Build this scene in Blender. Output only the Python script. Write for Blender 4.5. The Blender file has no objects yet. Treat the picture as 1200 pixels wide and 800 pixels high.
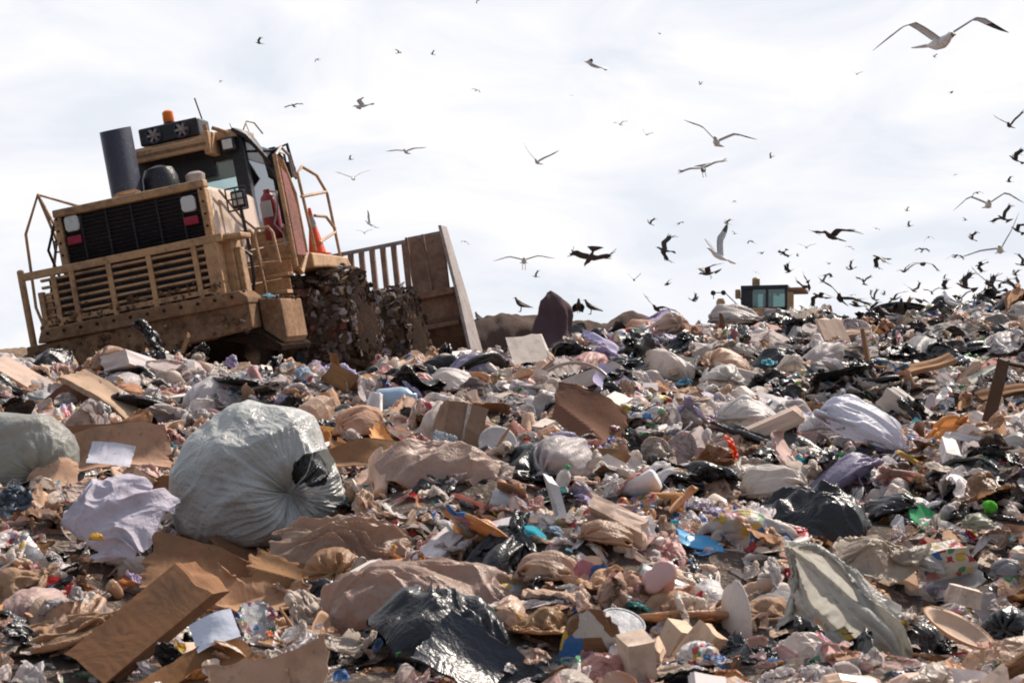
import bpy, math, random
import numpy as np
from mathutils import Vector, Matrix, Euler

scene = bpy.context.scene
COL = scene.collection
rng = np.random.default_rng(11)
random.seed(7)
FPX = 1667.0
PITCH = math.radians(5.5)
CP, SP = math.cos(PITCH), math.sin(PITCH)
Rd = math.radians

# ------------------------------------------------------------------ helpers
def project(P):
    P = np.atleast_2d(P)
    d = P[:, 1]*CP + P[:, 2]*SP
    u = -P[:, 1]*SP + P[:, 2]*CP
    d = np.where(d < .05, .05, d)
    return 600+FPX*P[:, 0]/d, 400-FPX*u/d, d

def tag(o, label=None, cat=None, group=None, kind=None):
    if label: o['label'] = label
    if cat: o['category'] = cat
    if group: o['group'] = group
    if kind: o['kind'] = kind
    return o

def empty(name, loc=(0, 0, 0), rot=(0, 0, 0), scale=1):
    o = bpy.data.objects.new(name, None); COL.objects.link(o)
    o.location = loc; o.rotation_euler = rot; o.scale = (scale,)*3
    o.empty_display_size = .2
    return o

def np_mesh(name, V, F, mats=(), midx=None, smooth=True, col=None):
    """V (n,3); F list/array of faces (array: all the same length)"""
    me = bpy.data.meshes.new(name)
    V = np.asarray(V, dtype=np.float32)
    if isinstance(F, np.ndarray):
        k = F.shape[1]; n = len(F)
        me.vertices.add(len(V)); me.vertices.foreach_set('co', V.ravel())
        me.loops.add(n*k); me.loops.foreach_set('vertex_index', F.astype(np.int32).ravel())
        me.polygons.add(n)
        me.polygons.foreach_set('loop_start', np.arange(n, dtype=np.int32)*k)
        try: me.polygons.foreach_set('loop_total', np.full(n, k, dtype=np.int32))
        except Exception: pass
    else:
        me.from_pydata([tuple(map(float, v)) for v in V], [], [tuple(int(i) for i in f) for f in F])
    for m in mats: me.materials.append(m)
    if midx is not None: me.polygons.foreach_set('material_index', np.asarray(midx, dtype=np.int32))
    me.polygons.foreach_set('use_smooth', np.full(len(me.polygons), bool(smooth)))
    if col is not None:
        a = me.attributes.new('Col', 'FLOAT_COLOR', 'POINT')
        c = np.ones((len(V), 4), dtype=np.float32); c[:, :3] = col
        a.data.foreach_set('color', c.ravel())
    me.update(calc_edges=True)
    return me

def link(name, me, parent=None, loc=(0, 0, 0), rot=(0, 0, 0), scale=(1, 1, 1), color=None):
    o = bpy.data.objects.new(name, me); COL.objects.link(o)
    if parent is not None: o.parent = parent
    o.location = loc; o.rotation_euler = rot
    o.scale = scale if hasattr(scale, '__len__') else (scale,)*3
    if color is not None: o.color = (*color[:3], 1)
    return o

class MB:
    """collects boxes, bars, tubes, prisms and lathes into one mesh"""
    def __init__(s): s.V = []; s.F = []
    def add(s, V, F):
        b = len(s.V); s.V += [tuple(map(float, v)) for v in V]; s.F += [tuple(i+b for i in f) for f in F]; return s
    def box(s, c, d, rot=None):
        M = Euler(rot).to_matrix() if rot else None
        V = []
        for x in (-.5, .5):
            for y in (-.5, .5):
                for z in (-.5, .5):
                    p = Vector((x*d[0], y*d[1], z*d[2]))
                    if M: p = M @ p
                    V.append(p+Vector(c))
        return s.add(V, [(0, 1, 3, 2), (4, 6, 7, 5), (0, 4, 5, 1), (2, 3, 7, 6), (0, 2, 6, 4), (1, 5, 7, 3)])
    def span(s, a, b):
        return s.box([(a[i]+b[i])/2 for i in range(3)], [abs(b[i]-a[i]) for i in range(3)])
    def tube(s, pts, r, n=8, closed=False):
        pts = [Vector(p) for p in pts]; m = len(pts); V = []; F = []
        for i, p in enumerate(pts):
            a = pts[i-1] if i > 0 else (pts[-1] if closed else p); b = pts[(i+1) % m] if (i < m-1 or closed) else p
            t = (b-a).normalized(); u = t.orthogonal().normalized() if i == 0 else (pu - t*pu.dot(t)).normalized()
            pu = u; w = t.cross(u)
            rr = r[i] if hasattr(r, '__len__') else r
            for k in range(n):
                q = 2*math.pi*k/n; V.append(p+(u*math.cos(q)+w*math.sin(q))*rr)
        for i in range(m-1+(1 if closed else 0)):
            j = (i+1) % m
            for k in range(n): F.append((i*n+k, i*n+(k+1) % n, j*n+(k+1) % n, j*n+k))
        if not closed: F.append(tuple(range(n))[::-1]); F.append(tuple((m-1)*n+k for k in range(n)))
        return s.add(V, F)
    def prism(s, poly, axis, a, b):
        """poly: 2D points in the other two axes; extruded along axis from a to b"""
        n = len(poly); V = []
        for t in (a, b):
            for p in poly:
                q = list(p); q.insert(axis, t); V.append(q)
        F = [tuple(range(n))[::-1], tuple(range(n, 2*n))]+[(i, (i+1) % n, n+(i+1) % n, n+i) for i in range(n)]
        return s.add(V, F)
    def lathe(s, prof, n=24, c=(0, 0, 0), M=None):
        V = []; F = []
        for r, z in prof:
            for k in range(n):
                q = 2*math.pi*k/n; p = Vector((r*math.cos(q), r*math.sin(q), z))
                if M: p = M @ p
                V.append(p+Vector(c))
        for i in range(len(prof)-1):
            for k in range(n): F.append((i*n+k, i*n+(k+1) % n, (i+1)*n+(k+1) % n, (i+1)*n+k))
        F.append(tuple(range(n))[::-1]); F.append(tuple((len(prof)-1)*n+k for k in range(n)))
        return s.add(V, F)
    def build(s, name, mat, parent=None, bevel=0, smooth=False, **kw):
        me = np_mesh(name, s.V, s.F, [mat], smooth=smooth)
        o = link(name, me, parent, **kw)
        if bevel:
            m = o.modifiers.new('bevel', 'BEVEL'); m.width = bevel; m.segments = 2; m.limit_method = 'ANGLE'; m.angle_limit = Rd(40)
        if smooth:
            m = o.modifiers.new('split', 'EDGE_SPLIT'); m.split_angle = Rd(38)
        return o

_tab = np.random.default_rng(5).random((257, 257)).astype(np.float32)*2-1
def vnoise(x, y, s=1.0, o=0):
    x = np.asarray(x)/s+37.3+o*13.7; y = np.asarray(y)/s+71.9+o*7.1
    xi = np.floor(x).astype(int); yi = np.floor(y).astype(int); fx = x-xi; fy = y-yi
    fx = fx*fx*(3-2*fx); fy = fy*fy*(3-2*fy)
    a = _tab[xi % 256, yi % 256]; b = _tab[(xi+1) % 256, yi % 256]; c = _tab[xi % 256, (yi+1) % 256]; d = _tab[(xi+1) % 256, (yi+1) % 256]
    return (a*(1-fx)+b*fx)*(1-fy)+(c*(1-fx)+d*fx)*fy

# ------------------------------------------------------------------ materials
def new_mat(name):
    m = bpy.data.materials.new(name); m.use_nodes = True
    nt = m.node_tree; nt.nodes.clear()
    return m, nt, nt.nodes, nt.links

def mth(N, L, op, a, b=None, c=None, clamp=False):
    n = N.new('ShaderNodeMath'); n.operation = op; n.use_clamp = clamp
    for i, v in enumerate((a, b, c)):
        if v is None: continue
        if isinstance(v, (int, float)): n.inputs[i].default_value = v
        else: L.new(v, n.inputs[i])
    return n.outputs[0]

def mixc(N, L, fac, a, b, mode='MIX'):
    n = N.new('ShaderNodeMix'); n.data_type = 'RGBA'; n.blend_type = mode
    for sock, v in ((n.inputs[0], fac), (n.inputs[6], a), (n.inputs[7], b)):
        if isinstance(v, (int, float)): sock.default_value = v
        elif isinstance(v, tuple): sock.default_value = (*v[:3], 1)
        else: L.new(v, sock)
    return n.outputs[2]

def noise(N, L, co, scale, detail=3, rough=.55, dist=0, kind='FBM'):
    n = N.new('ShaderNodeTexNoise'); n.inputs['Scale'].default_value = scale
    n.inputs['Detail'].default_value = detail; n.inputs['Roughness'].default_value = rough
    n.inputs['Distortion'].default_value = dist
    try: n.noise_type = kind
    except Exception: pass
    L.new(co, n.inputs['Vector']); return n.outputs['Fac']

def ramp(N, L, fac, lo, hi):
    n = N.new('ShaderNodeMapRange'); n.inputs[1].default_value = lo; n.inputs[2].default_value = hi
    n.inputs[3].default_value = 0; n.inputs[4].default_value = 1; L.new(fac, n.inputs[0]); return n.outputs[0]

def litter_mat(name, src, rough=.6, spec=.4, translucent=0., bump=.3, bscale=14, dirt=.35, metal=0., printed=0., coat=0., ribs=0):
    """src: 'obj' = the object's own colour, 'attr' = colour attribute, or an rgb tuple"""
    m, nt, N, L = new_mat(name)
    out = N.new('ShaderNodeOutputMaterial'); p = N.new('ShaderNodeBsdfPrincipled')
    geo = N.new('ShaderNodeNewGeometry'); tc = N.new('ShaderNodeTexCoord')
    wp = geo.outputs['Position']; oc = tc.outputs['Object']
    if src == 'obj':
        oi = N.new('ShaderNodeObjectInfo'); base = oi.outputs['Color']
    elif src == 'attr':
        at = N.new('ShaderNodeAttribute'); at.attribute_name = 'Col'; base = at.outputs['Color']
    else:
        rg = N.new('ShaderNodeRGB'); rg.outputs[0].default_value = (*src, 1); base = rg.outputs[0]
    if printed:
        vo = N.new('ShaderNodeTexVoronoi'); vo.inputs['Scale'].default_value = 14 if src != 'obj' else 8.5
        try: vo.distance = 'CHEBYCHEV'
        except Exception: pass
        L.new(wp if src == 'attr' else oc, vo.inputs['Vector'])
        cr = N.new('ShaderNodeValToRGB'); cr.color_ramp.interpolation = 'CONSTANT'
        cols = [(.45, .42, .40), (.42, .05, .06), (.5, .48, .46), (.05, .16, .38), (.5, .47, .45), (.08, .28, .14), (.55, .38, .07), (.5, .22, .26)]
        e = cr.color_ramp.elements
        for i, c in enumerate(cols):
            el = e[i] if i < 2 else e.new(i/len(cols))
            el.position = i/len(cols); el.color = (*c, 1)
        sx = N.new('ShaderNodeSeparateColor'); L.new(vo.outputs['Color'], sx.inputs[0]); L.new(sx.outputs[0], cr.inputs[0])
        msk = ramp(N, L, sx.outputs[1], 1-printed-.02, 1-printed+.02)
        base = mixc(N, L, msk, base, cr.outputs[0])
    # stains: brown patches, darker speckle
    n1 = noise(N, L, wp, 5.5, 4, .62)
    n2 = noise(N, L, wp, 38, 3, .6)
    f1 = ramp(N, L, n1, .50, .72)
    base = mixc(N, L, mth(N, L, 'MULTIPLY', f1, dirt), base, (.115, .075, .052))
    f2 = ramp(N, L, n2, .60, .74)
    base = mixc(N, L, mth(N, L, 'MULTIPLY', f2, dirt*.8), base, (.06, .042, .033))
    L.new(base, p.inputs['Base Color'])
    p.inputs['Roughness'].default_value = rough; p.inputs['Specular IOR Level'].default_value = spec; p.inputs['Metallic'].default_value = metal
    if coat: p.inputs['Coat Weight'].default_value = coat; p.inputs['Coat Roughness'].default_value = .25
    if bump:
        bco = wp
        r1 = noise(N, L, bco, bscale, 3, .6, .8)
        # sharp creases: folded noise
        fold = mth(N, L, 'ABSOLUTE', mth(N, L, 'SUBTRACT', r1, .5))
        r2 = noise(N, L, bco, bscale*2.7, 2, .5, .4)
        fold2 = mth(N, L, 'ABSOLUTE', mth(N, L, 'SUBTRACT', r2, .5))
        hsum = mth(N, L, 'ADD', fold, mth(N, L, 'MULTIPLY', fold2, .35))
        if ribs:
            wv = N.new('ShaderNodeTexWave'); wv.inputs['Scale'].default_value = ribs; L.new(oc, wv.inputs['Vector'])
            hsum = mth(N, L, 'ADD', hsum, mth(N, L, 'MULTIPLY', wv.outputs['Fac'], .03))
        b = N.new('ShaderNodeBump'); b.inputs['Strength'].default_value = bump; b.inputs['Distance'].default_value = .9/bscale
        L.new(hsum, b.inputs['Height']); L.new(b.outputs[0], p.inputs['Normal'])
    sh = p.outputs[0]
    if translucent:
        t = N.new('ShaderNodeBsdfTranslucent'); L.new(base, t.inputs[0])
        mx = N.new('ShaderNodeMixShader'); mx.inputs[0].default_value = translucent
        L.new(sh, mx.inputs[1]); L.new(t.outputs[0], mx.inputs[2]); sh = mx.outputs[0]
    L.new(sh, out.inputs[0])
    return m

def lm_pair(name, **k): return {'obj': litter_mat(name, 'obj', **k), 'attr': litter_mat(name+' scraps', 'attr', **k)}
LM = {
    'paper': lm_pair('paper', rough=.8, spec=.2, translucent=.28, bump=.28, bscale=13, dirt=.38),
    'print': lm_pair('printed packaging', rough=.45, spec=.4, translucent=.22, bump=.2, bscale=13, dirt=.3, printed=.5),
    'film': lm_pair('plastic film', rough=.42, spec=.45, translucent=.44, bump=.34, bscale=15, dirt=.32),
    'black': lm_pair('black film', rough=.36, spec=.5, translucent=0, bump=.26, bscale=12, dirt=.12),
    'card': lm_pair('cardboard', rough=.88, spec=.15, bump=.06, bscale=6, dirt=.6, ribs=9),
    'rigid': lm_pair('rigid plastic', rough=.35, spec=.5, bump=.05, bscale=9, dirt=.4),
    'foam': lm_pair('foam', rough=.85, spec=.2, bump=.1, bscale=60, dirt=.3),
    'cloth': lm_pair('cloth', rough=.95, spec=.1, bump=.35, bscale=16, dirt=.45),
    'metal': lm_pair('scrap metal', rough=.4, spec=.5, metal=.7, bump=.15, bscale=12, dirt=.5),
    'wood': lm_pair('wood', rough=.85, spec=.15, bump=.15, bscale=20, dirt=.4, ribs=6),
}

def paint_mat(name, col, dirt=(.13, .075, .045), amount=.5, rough=.5, metal=0., rust=0., spec=.4):
    m, nt, N, L = new_mat(name)
    out = N.new('ShaderNodeOutputMaterial'); p = N.new('ShaderNodeBsdfPrincipled'); tc = N.new('ShaderNodeTexCoord'); co = tc.outputs['Object']
    n1 = noise(N, L, co, 2.2, 6, .68, .3); n2 = noise(N, L, co, 17, 4, .7); n3 = noise(N, L, co, 55, 2, .6)
    sm = mth(N, L, 'ADD', mth(N, L, 'MULTIPLY', n1, .62), mth(N, L, 'MULTIPLY', n2, .38))
    f = ramp(N, L, sm, .62-.30*amount, .74-.20*amount)
    f = mth(N, L, 'MULTIPLY', f, .86)
    base = mixc(N, L, f, col, dirt)
    if rust:
        base = mixc(N, L, mth(N, L, 'MULTIPLY', ramp(N, L, noise(N, L, co, 4, 5, .7), .48, .62), rust), base, (.17, .065, .03))
    base = mixc(N, L, mth(N, L, 'MULTIPLY', ramp(N, L, n3, .62, .7), .35), base, (.3, .25, .2))
    L.new(base, p.inputs['Base Color'])
    rr = mth(N, L, 'ADD', rough, mth(N, L, 'MULTIPLY', f, .35)); L.new(rr, p.inputs['Roughness'])
    p.inputs['Metallic'].default_value = metal; p.inputs['Specular IOR Level'].default_value = spec
    b = N.new('ShaderNodeBump'); b.inputs['Strength'].default_value = .35; b.inputs['Distance'].default_value = .02
    L.new(mth(N, L, 'ADD', n2, mth(N, L, 'MULTIPLY', f, .6)), b.inputs['Height']); L.new(b.outputs[0], p.inputs['Normal'])
    L.new(p.outputs[0], out.inputs[0])
    return m
def glass_mat(name, col, rough=.08, trans=.6):
    m, nt, N, L = new_mat(name); out = N.new('ShaderNodeOutputMaterial')
    g = N.new('ShaderNodeBsdfGlossy'); g.inputs[0].default_value = (.9, .95, 1, 1); g.inputs['Roughness'].default_value = rough
    t = N.new('ShaderNodeBsdfTransparent'); t.inputs[0].default_value = (*col, 1)
    mx = N.new('ShaderNodeMixShader'); fr = N.new('ShaderNodeFresnel'); fr.inputs[0].default_value = 1.5
    L.new(mth(N, L, 'ADD', fr.outputs[0], 1-trans, clamp=True), mx.inputs[0])
    L.new(t.outputs[0], mx.inputs[1]); L.new(g.outputs[0], mx.inputs[2]); L.new(mx.outputs[0], out.inputs[0]); return m

YEL = paint_mat('worn yellow paint', (.48, .28, .14), amount=.55, rough=.42)
YEL2 = paint_mat('muddy yellow paint', (.42, .24, .12), amount=.9, rough=.6)
YELS = paint_mat('sunlit hood paint', (.62, .48, .38), amount=.2, rough=.32)  # paler than the other yellows: sunlight on the hood put into its colour
BLK = paint_mat('black machine paint', (.018, .018, .024), dirt=(.07, .05, .04), amount=.2, rough=.35)
STK = paint_mat('dark blue grey stack paint', (.035, .04, .065), dirt=(.1, .09, .09), amount=.15, rough=.4)
GRL = paint_mat('black grille', (.012, .010, .016), dirt=(.05, .03, .03), amount=.3, rough=.45)
MUD = paint_mat('caked mud steel', (.30, .18, .105), dirt=(.11, .066, .042), amount=.7, rough=.85, rust=.35, spec=.15)
RUS = paint_mat('rusty blade steel', (.27, .155, .105), dirt=(.13, .075, .05), amount=.6, rough=.6, rust=.5)
DRK = paint_mat('dark wheel steel and underside shade', (.026, .017, .013), dirt=(.02, .014, .011), amount=.6, rough=.95, rust=.12, spec=.02)  # wheel steel; doubles as painted shade on the machine's underside
TTH = paint_mat('worn tooth steel', (.20, .16, .15), dirt=(.08, .055, .04), amount=1.2, rough=.6)
STL = paint_mat('scraped steel', (.36, .31, .29), dirt=(.15, .10, .08), amount=.5, rough=.45, metal=.3)
RED = paint_mat('red panel paint', (.23, .022, .035), amount=.25, rough=.35)
PNL = paint_mat('faded red panel', (.26, .09, .08), amount=.6, rough=.6, spec=.2)
PNK = paint_mat('red lens', (.30, .015, .045), amount=.08, rough=.2)
LNS = paint_mat('lamp glass', (.62, .62, .60), amount=.15, rough=.15)
ORG = paint_mat('amber lens', (.85, .19, .01), amount=.02, rough=.2)
CON = paint_mat('cone orange', (.72, .075, .02), amount=.2, rough=.5)
CGR = paint_mat('cone grey band', (.35, .35, .36), amount=.2, rough=.3)
GLS = glass_mat('cab glass', (.75, .86, .84), trans=.85)

# ------------------------------------------------------------------ terrain
MP = Vector((-4.658, 18.42, .656))
MROT = Matrix.Rotation(Rd(-8.963), 3, 'Z') @ Matrix.Rotation(Rd(7.234), 3, 'X') @ Matrix.Rotation(Rd(-9.507), 3, 'Y')
MRn = np.array(MROT)
_mi = np.linalg.inv(MRn)
KL = ([-5, 0, 3, 4, 6, 8.5, 12, 14.5, 16.3, 18, 21, 26, 34, 60, 120], [-1.9, -1.5, -.95, -.74, -.48, -.13, .34, .72, .98, .90, 1.05, 1.6, 1.6, 2.0, 4])
KM = ([-5, 0, 3, 4, 6, 8.5, 12, 16, 20, 24, 26, 30, 45, 60, 120], [-1.9, -1.5, -.95, -.74, -.46, -.10, .43, .98, 1.52, 2.05, 2.22, 2.2, 3.0, 4.4, 7])
KR = ([-5, 0, 3, 4, 6, 8.5, 12, 16, 20, 25, 28, 31, 45, 60, 120], [-1.9, -1.5, -.95, -.74, -.46, -.12, .30, .88, 1.55, 2.45, 2.92, 3.0, 3.6, 4.8, 8])
def base_h(x, y):
    x = np.asarray(x, float); y = np.asarray(y, float)
    a, b, c = (np.interp(y, *K) for K in (KL, KM, KR))
    t = x/np.maximum(y, 3.0)
    w1 = np.clip((t+.25)/.22, 0, 1); w1 = w1*w1*(3-2*w1)
    w2 = np.clip((t+.03)/.27, 0, 1); w2 = w2*w2*(3-2*w2)
    h = np.where(t < -.03, a*(1-w1)+b*w1, b*(1-w2)+c*w2)
    h = h + np.clip(t-.24, 0, 1)*y*.10
    # ground plane under the machine
    Q = np.stack([x-MP.x, y-MP.y], -1)
    A = MRn[:2, :2]
    lx = Q @ np.linalg.inv(A).T     # local x,y of the plane point above (x,y)
    zp = MP.z+lx[..., 0]*MRn[2, 0]+lx[..., 1]*MRn[2, 1]
    mx = np.clip(1-np.maximum(np.maximum(-2.6-lx[..., 0], lx[..., 0]-2.6), 0)/1.0, 0, 1)
    my = np.clip(1-np.maximum(np.maximum(-.3-lx[..., 1], lx[..., 1]-9.6), 0)/1.2, 0, 1)
    w = mx*my; w = w*w*(3-2*w)
    return h*(1-w)+(zp+.02)*w
def H(x, y):
    x = np.asarray(x, float); y = np.asarray(y, float)
    h = base_h(x, y)
    Q = np.stack([x-MP.x, y-MP.y], -1) @ np.linalg.inv(MRn[:2, :2]).T
    inm = (np.abs(Q[..., 0]) < 2.8) & (Q[..., 1] > -.3) & (Q[..., 1] < 9.8)
    amp = np.where(inm, .25, 1.0)*np.clip((y-1)/4, .2, 1)
    h = h-.16*np.exp(-(((x+1.33)/.55)**2+((y-7.35)/.6)**2))
    h = h-.38*np.exp(-(((x+1.75)/.75)**2+((y-6.1)/1.0)**2))-.12*np.exp(-(((x+.95)/.3)**2+((y-5.3)/.5)**2))
    n = .20*vnoise(x, y, 1.9, 1)+.15*vnoise(x, y, .85, 2)+.09*vnoise(x, y, .38, 3)+.16*vnoise(x, y, 4.6, 4)*np.clip((y-10)/8, 0, 1)
    return h+amp*n
def ground_hit(px, py, dmax=60):
    ds = np.concatenate([np.arange(3.5, 12, .04), np.arange(12, dmax, .1)])
    dx, dy, dz = (px-600)/FPX, CP-(400-py)/FPX*SP, SP+(400-py)/FPX*CP
    X = dx*ds; Y = dy*ds; Z = dz*ds
    k = np.argmax(Z <= base_h(X, Y)+.02)
    if not (Z <= base_h(X, Y)+.02).any(): k = np.argmin(np.abs(ds-26))
    return X[k], Y[k], float(H(X[k], Y[k])), ds[k]
def slope_n(x, y, e=.25):
    gx = (base_h(x+e, y)-base_h(x-e, y))/(2*e); gy = (base_h(x, y+e)-base_h(x, y-e))/(2*e)
    return gx, gy

def soil_mat(name, c1, c2, c3, scale=1.):
    m, nt, N, L = new_mat(name); out = N.new('ShaderNodeOutputMaterial'); p = N.new('ShaderNodeBsdfPrincipled')
    geo = N.new('ShaderNodeNewGeometry'); wp = geo.outputs['Position']
    a = noise(N, L, wp, 1.4*scale, 6, .65); b = noise(N, L, wp, 14*scale, 5, .7)
    base = mixc(N, L, ramp(N, L, a, .4, .6), c1, c2); base = mixc(N, L, ramp(N, L, b, .52, .68), base, c3)
    L.new(base, p.inputs['Base Color']); p.inputs['Roughness'].default_value = .95
    bb = N.new('ShaderNodeBump'); bb.inputs['Strength'].default_value = .9; bb.inputs['Distance'].default_value = .06
    L.new(b, bb.inputs['Height']); L.new(bb.outputs[0], p.inputs['Normal']); L.new(p.outputs[0], out.inputs[0]); return m
SOIL = soil_mat('landfill soil', (.08, .055, .042), (.14, .10, .078), (.36, .30, .26), 2.4)
DIRT = soil_mat('brown dirt', (.085, .045, .030), (.065, .036, .026), (.12, .07, .048), 1.6)

def grid_faces(n, m):
    i, j = np.meshgrid(np.arange(n-1), np.arange(m-1), indexing='ij'); a = (i*m+j).ravel()
    return np.stack([a, a+m, a+m+1, a+1], 1)
ys = np.concatenate([np.arange(-6, 3, .5), np.arange(3, 14, .07), np.arange(14, 34, .13), np.arange(34, 60, .6), np.arange(60, 420, 12)])
ts = np.linspace(-1, 1, 420)
Yg, Tg = np.meshgrid(ys, ts, indexing='ij')
Xg = Tg*(np.maximum(Yg, 6)*.62+2); 
Zg = H(Xg, Yg)
Zg = np.where(Yg > 130, Zg-(Yg-130)*.02, Zg)
V = np.stack([Xg, Yg, Zg], -1).reshape(-1, 3)
gme = np_mesh('ground', V, grid_faces(len(ys), len(ts))[:, ::-1], [SOIL])
g = tag(link('ground', gme), kind='structure')

def berm(name, pts, mat, thick, seed, fine=.09):
    """a lumpy bank of earth: pts = (x, y, top z, base z)"""
    n = 260; m = 40
    P = np.array(pts, float); u = np.linspace(0, 1, n); uk = np.linspace(0, 1, len(P))
    x, y, zt, zb = (np.interp(u, uk, P[:, i]) for i in range(4))
    v = np.linspace(-1, 1, m)
    prof = np.sqrt(np.clip(1-np.abs(v)**2.2, 0, 1))
    X = x[:, None]+0*v; Y = y[:, None]+v*thick
    Zt = zt[:, None]+.22*vnoise(X, Y*0, 1.4, seed)+.10*vnoise(X, Y, .5, seed+1)+.05*vnoise(X, Y, .17, seed+2)
    Z = zb[:, None]+(Zt-zb[:, None])*prof[None]
    Y = Y+fine*vnoise(X, Z, .35, seed+3)
    return tag(link(name, np_mesh(name, np.stack([X, Y, Z], -1).reshape(-1, 3), grid_faces(n, m)[:, ::-1], [mat])), kind='structure')
berm('dirt_bank', [(-1.8, 33, 3.0, 1.8), (-.9, 33, 3.72, 1.8), (.0, 33, 3.75, 1.8), (1.6, 33, 3.8, 1.8), (2.2, 33.2, 3.62, 1.8), (3.2, 33.5, 3.75, 1.8), (4.6, 34, 3.75, 2), (6, 34, 3.2, 2)], DIRT, 1.6, 21)
berm('dirt_mound', [(-9.6, 22, 2.0, .8), (-8.4, 22, 1.95, .8), (-7.45, 22.2, 1.9, .8), (-6.6, 22.3, 1.0, .6)], soil_mat('dry tan dirt', (.26, .17, .10), (.2, .13, .08), (.3, .22, .15), 2), 1.2, 31)

# ------------------------------------------------------------------ cloth solver (position based)
def _con(X, a, b, rest, k, push=1.0):
    """a, b: index tuples into X (slices) - move both ends towards the rest length"""
    d = X[b]-X[a]; l = np.sqrt((d*d).sum(-1, keepdims=True))+1e-9
    c = (l-rest)/l
    if push < 1: c = np.where(c < 0, c*push, c)
    c = d*(c*.5*k); X[a] += c; X[b] -= c
S_ = slice(None)
def sheet_sim(B, N, seed, steps=70, crumple=(.95, .6), flat=(.5, .18), bumps=6, bump_h=.25, bend=.08, aspect=None, iters=8, grav=.0016):
    r = np.random.default_rng(seed)
    asp = r.uniform(.55, 1, B) if aspect is None else np.full(B, aspect)
    u = np.linspace(-.5, .5, N); h = 1/(N-1)
    X = np.zeros((B, N, N, 3)); X[..., 0] = u[None, :, None]; X[..., 1] = u[None, None, :]*asp[:, None, None]
    X[..., 2] = .3
    for o, s, am in ((0, .5, .05), (1, .2, .025), (2, .09, .012)):
        for b in range(B): X[b, ..., 2] += am*vnoise(X[b, ..., 0]+b*9.1, X[b, ..., 1]+seed*3.3, s, o)
    V = np.zeros_like(X)
    hx = h; hy = (h*asp)[:, None, None, None]; hd = np.sqrt(h*h+hy*hy)
    c0, c1 = crumple
    tgt = r.uniform(c1, c0, B); zf = r.uniform(flat[1], flat[0], B)
    bx = r.uniform(-.4, .4, (B, bumps, 2)); bh = r.uniform(.3, 1, (B, bumps))*bump_h; bs = r.uniform(.06, .2, (B, bumps))
    ang = r.uniform(0, math.pi, B); ca, sa = np.cos(ang)[:, None, None], np.sin(ang)[:, None, None]
    an = r.uniform(.55, 1, B)[:, None, None]
    ev = [slice(0, -1, 2), slice(1, None, 2)]; 
    def pairs(n, off, st=1):
        a = np.arange(off, n-st, 2*st) if st == 1 else np.concatenate([np.arange(o, n-st, 2*st) for o in range(off*st, off*st+st)])
        return a, a+st
    PR = [pairs(N, 0), pairs(N, 1)]; PB = [pairs(N, 0, 2), pairs(N, 1, 2)]
    for t in range(steps):
        V *= .93; V[..., 2] -= grav
        P = X+V
        f = (t+1)/steps; lim = .72*(1-f)+.5*tgt*f
        lim = lim[:, None, None]
        for it in range(iters):
            for a, b in PR:
                _con(P, (S_, a), (S_, b), hx, 1.); _con(P, (S_, S_, a), (S_, S_, b), hy, 1.)
            if it % 2 == 0:
                for a, b in PR:
                    for c, d in PR:
                        _con(P, (S_, a[:, None], c), (S_, b[:, None], d), hd, .6); _con(P, (S_, b[:, None], c), (S_, a[:, None], d), hd, .6)
                for a, b in PB:
                    _con(P, (S_, a), (S_, b), 2*hx, bend); _con(P, (S_, S_, a), (S_, S_, b), 2*hy, bend)
            # shrinking elliptical fence
            xr = P[..., 0]*ca+P[..., 1]*sa; yr = -P[..., 0]*sa+P[..., 1]*ca
            rr = np.sqrt(xr**2+(yr/an)**2)+1e-9
            s = np.minimum(1, lim/rr); s = 1-(1-s)*.5
            xr = xr*s; yr = yr*s
            P[..., 0] = xr*ca-yr*sa; P[..., 1] = xr*sa+yr*ca
        if bumps:
            hh = np.zeros(P.shape[:3])
            for k in range(bumps):
                q = (P[..., 0]-bx[:, k, 0, None, None])**2+(P[..., 1]-bx[:, k, 1, None, None])**2
                hh = np.maximum(hh, bh[:, k, None, None]*np.exp(-q/(2*bs[:, k, None, None]**2)))
            P[..., 2] = np.maximum(P[..., 2], hh)
        zc = P[..., 2]; P[..., 2] = np.minimum(zc, zf[:, None, None]*1.6)
        V = P-X; X = P
    for b in range(B):
        X[b, ..., :2] -= X[b, ..., :2].mean((0, 1)); X[b, ..., 2] -= np.percentile(X[b, ..., 2], 20)
    return X

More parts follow.
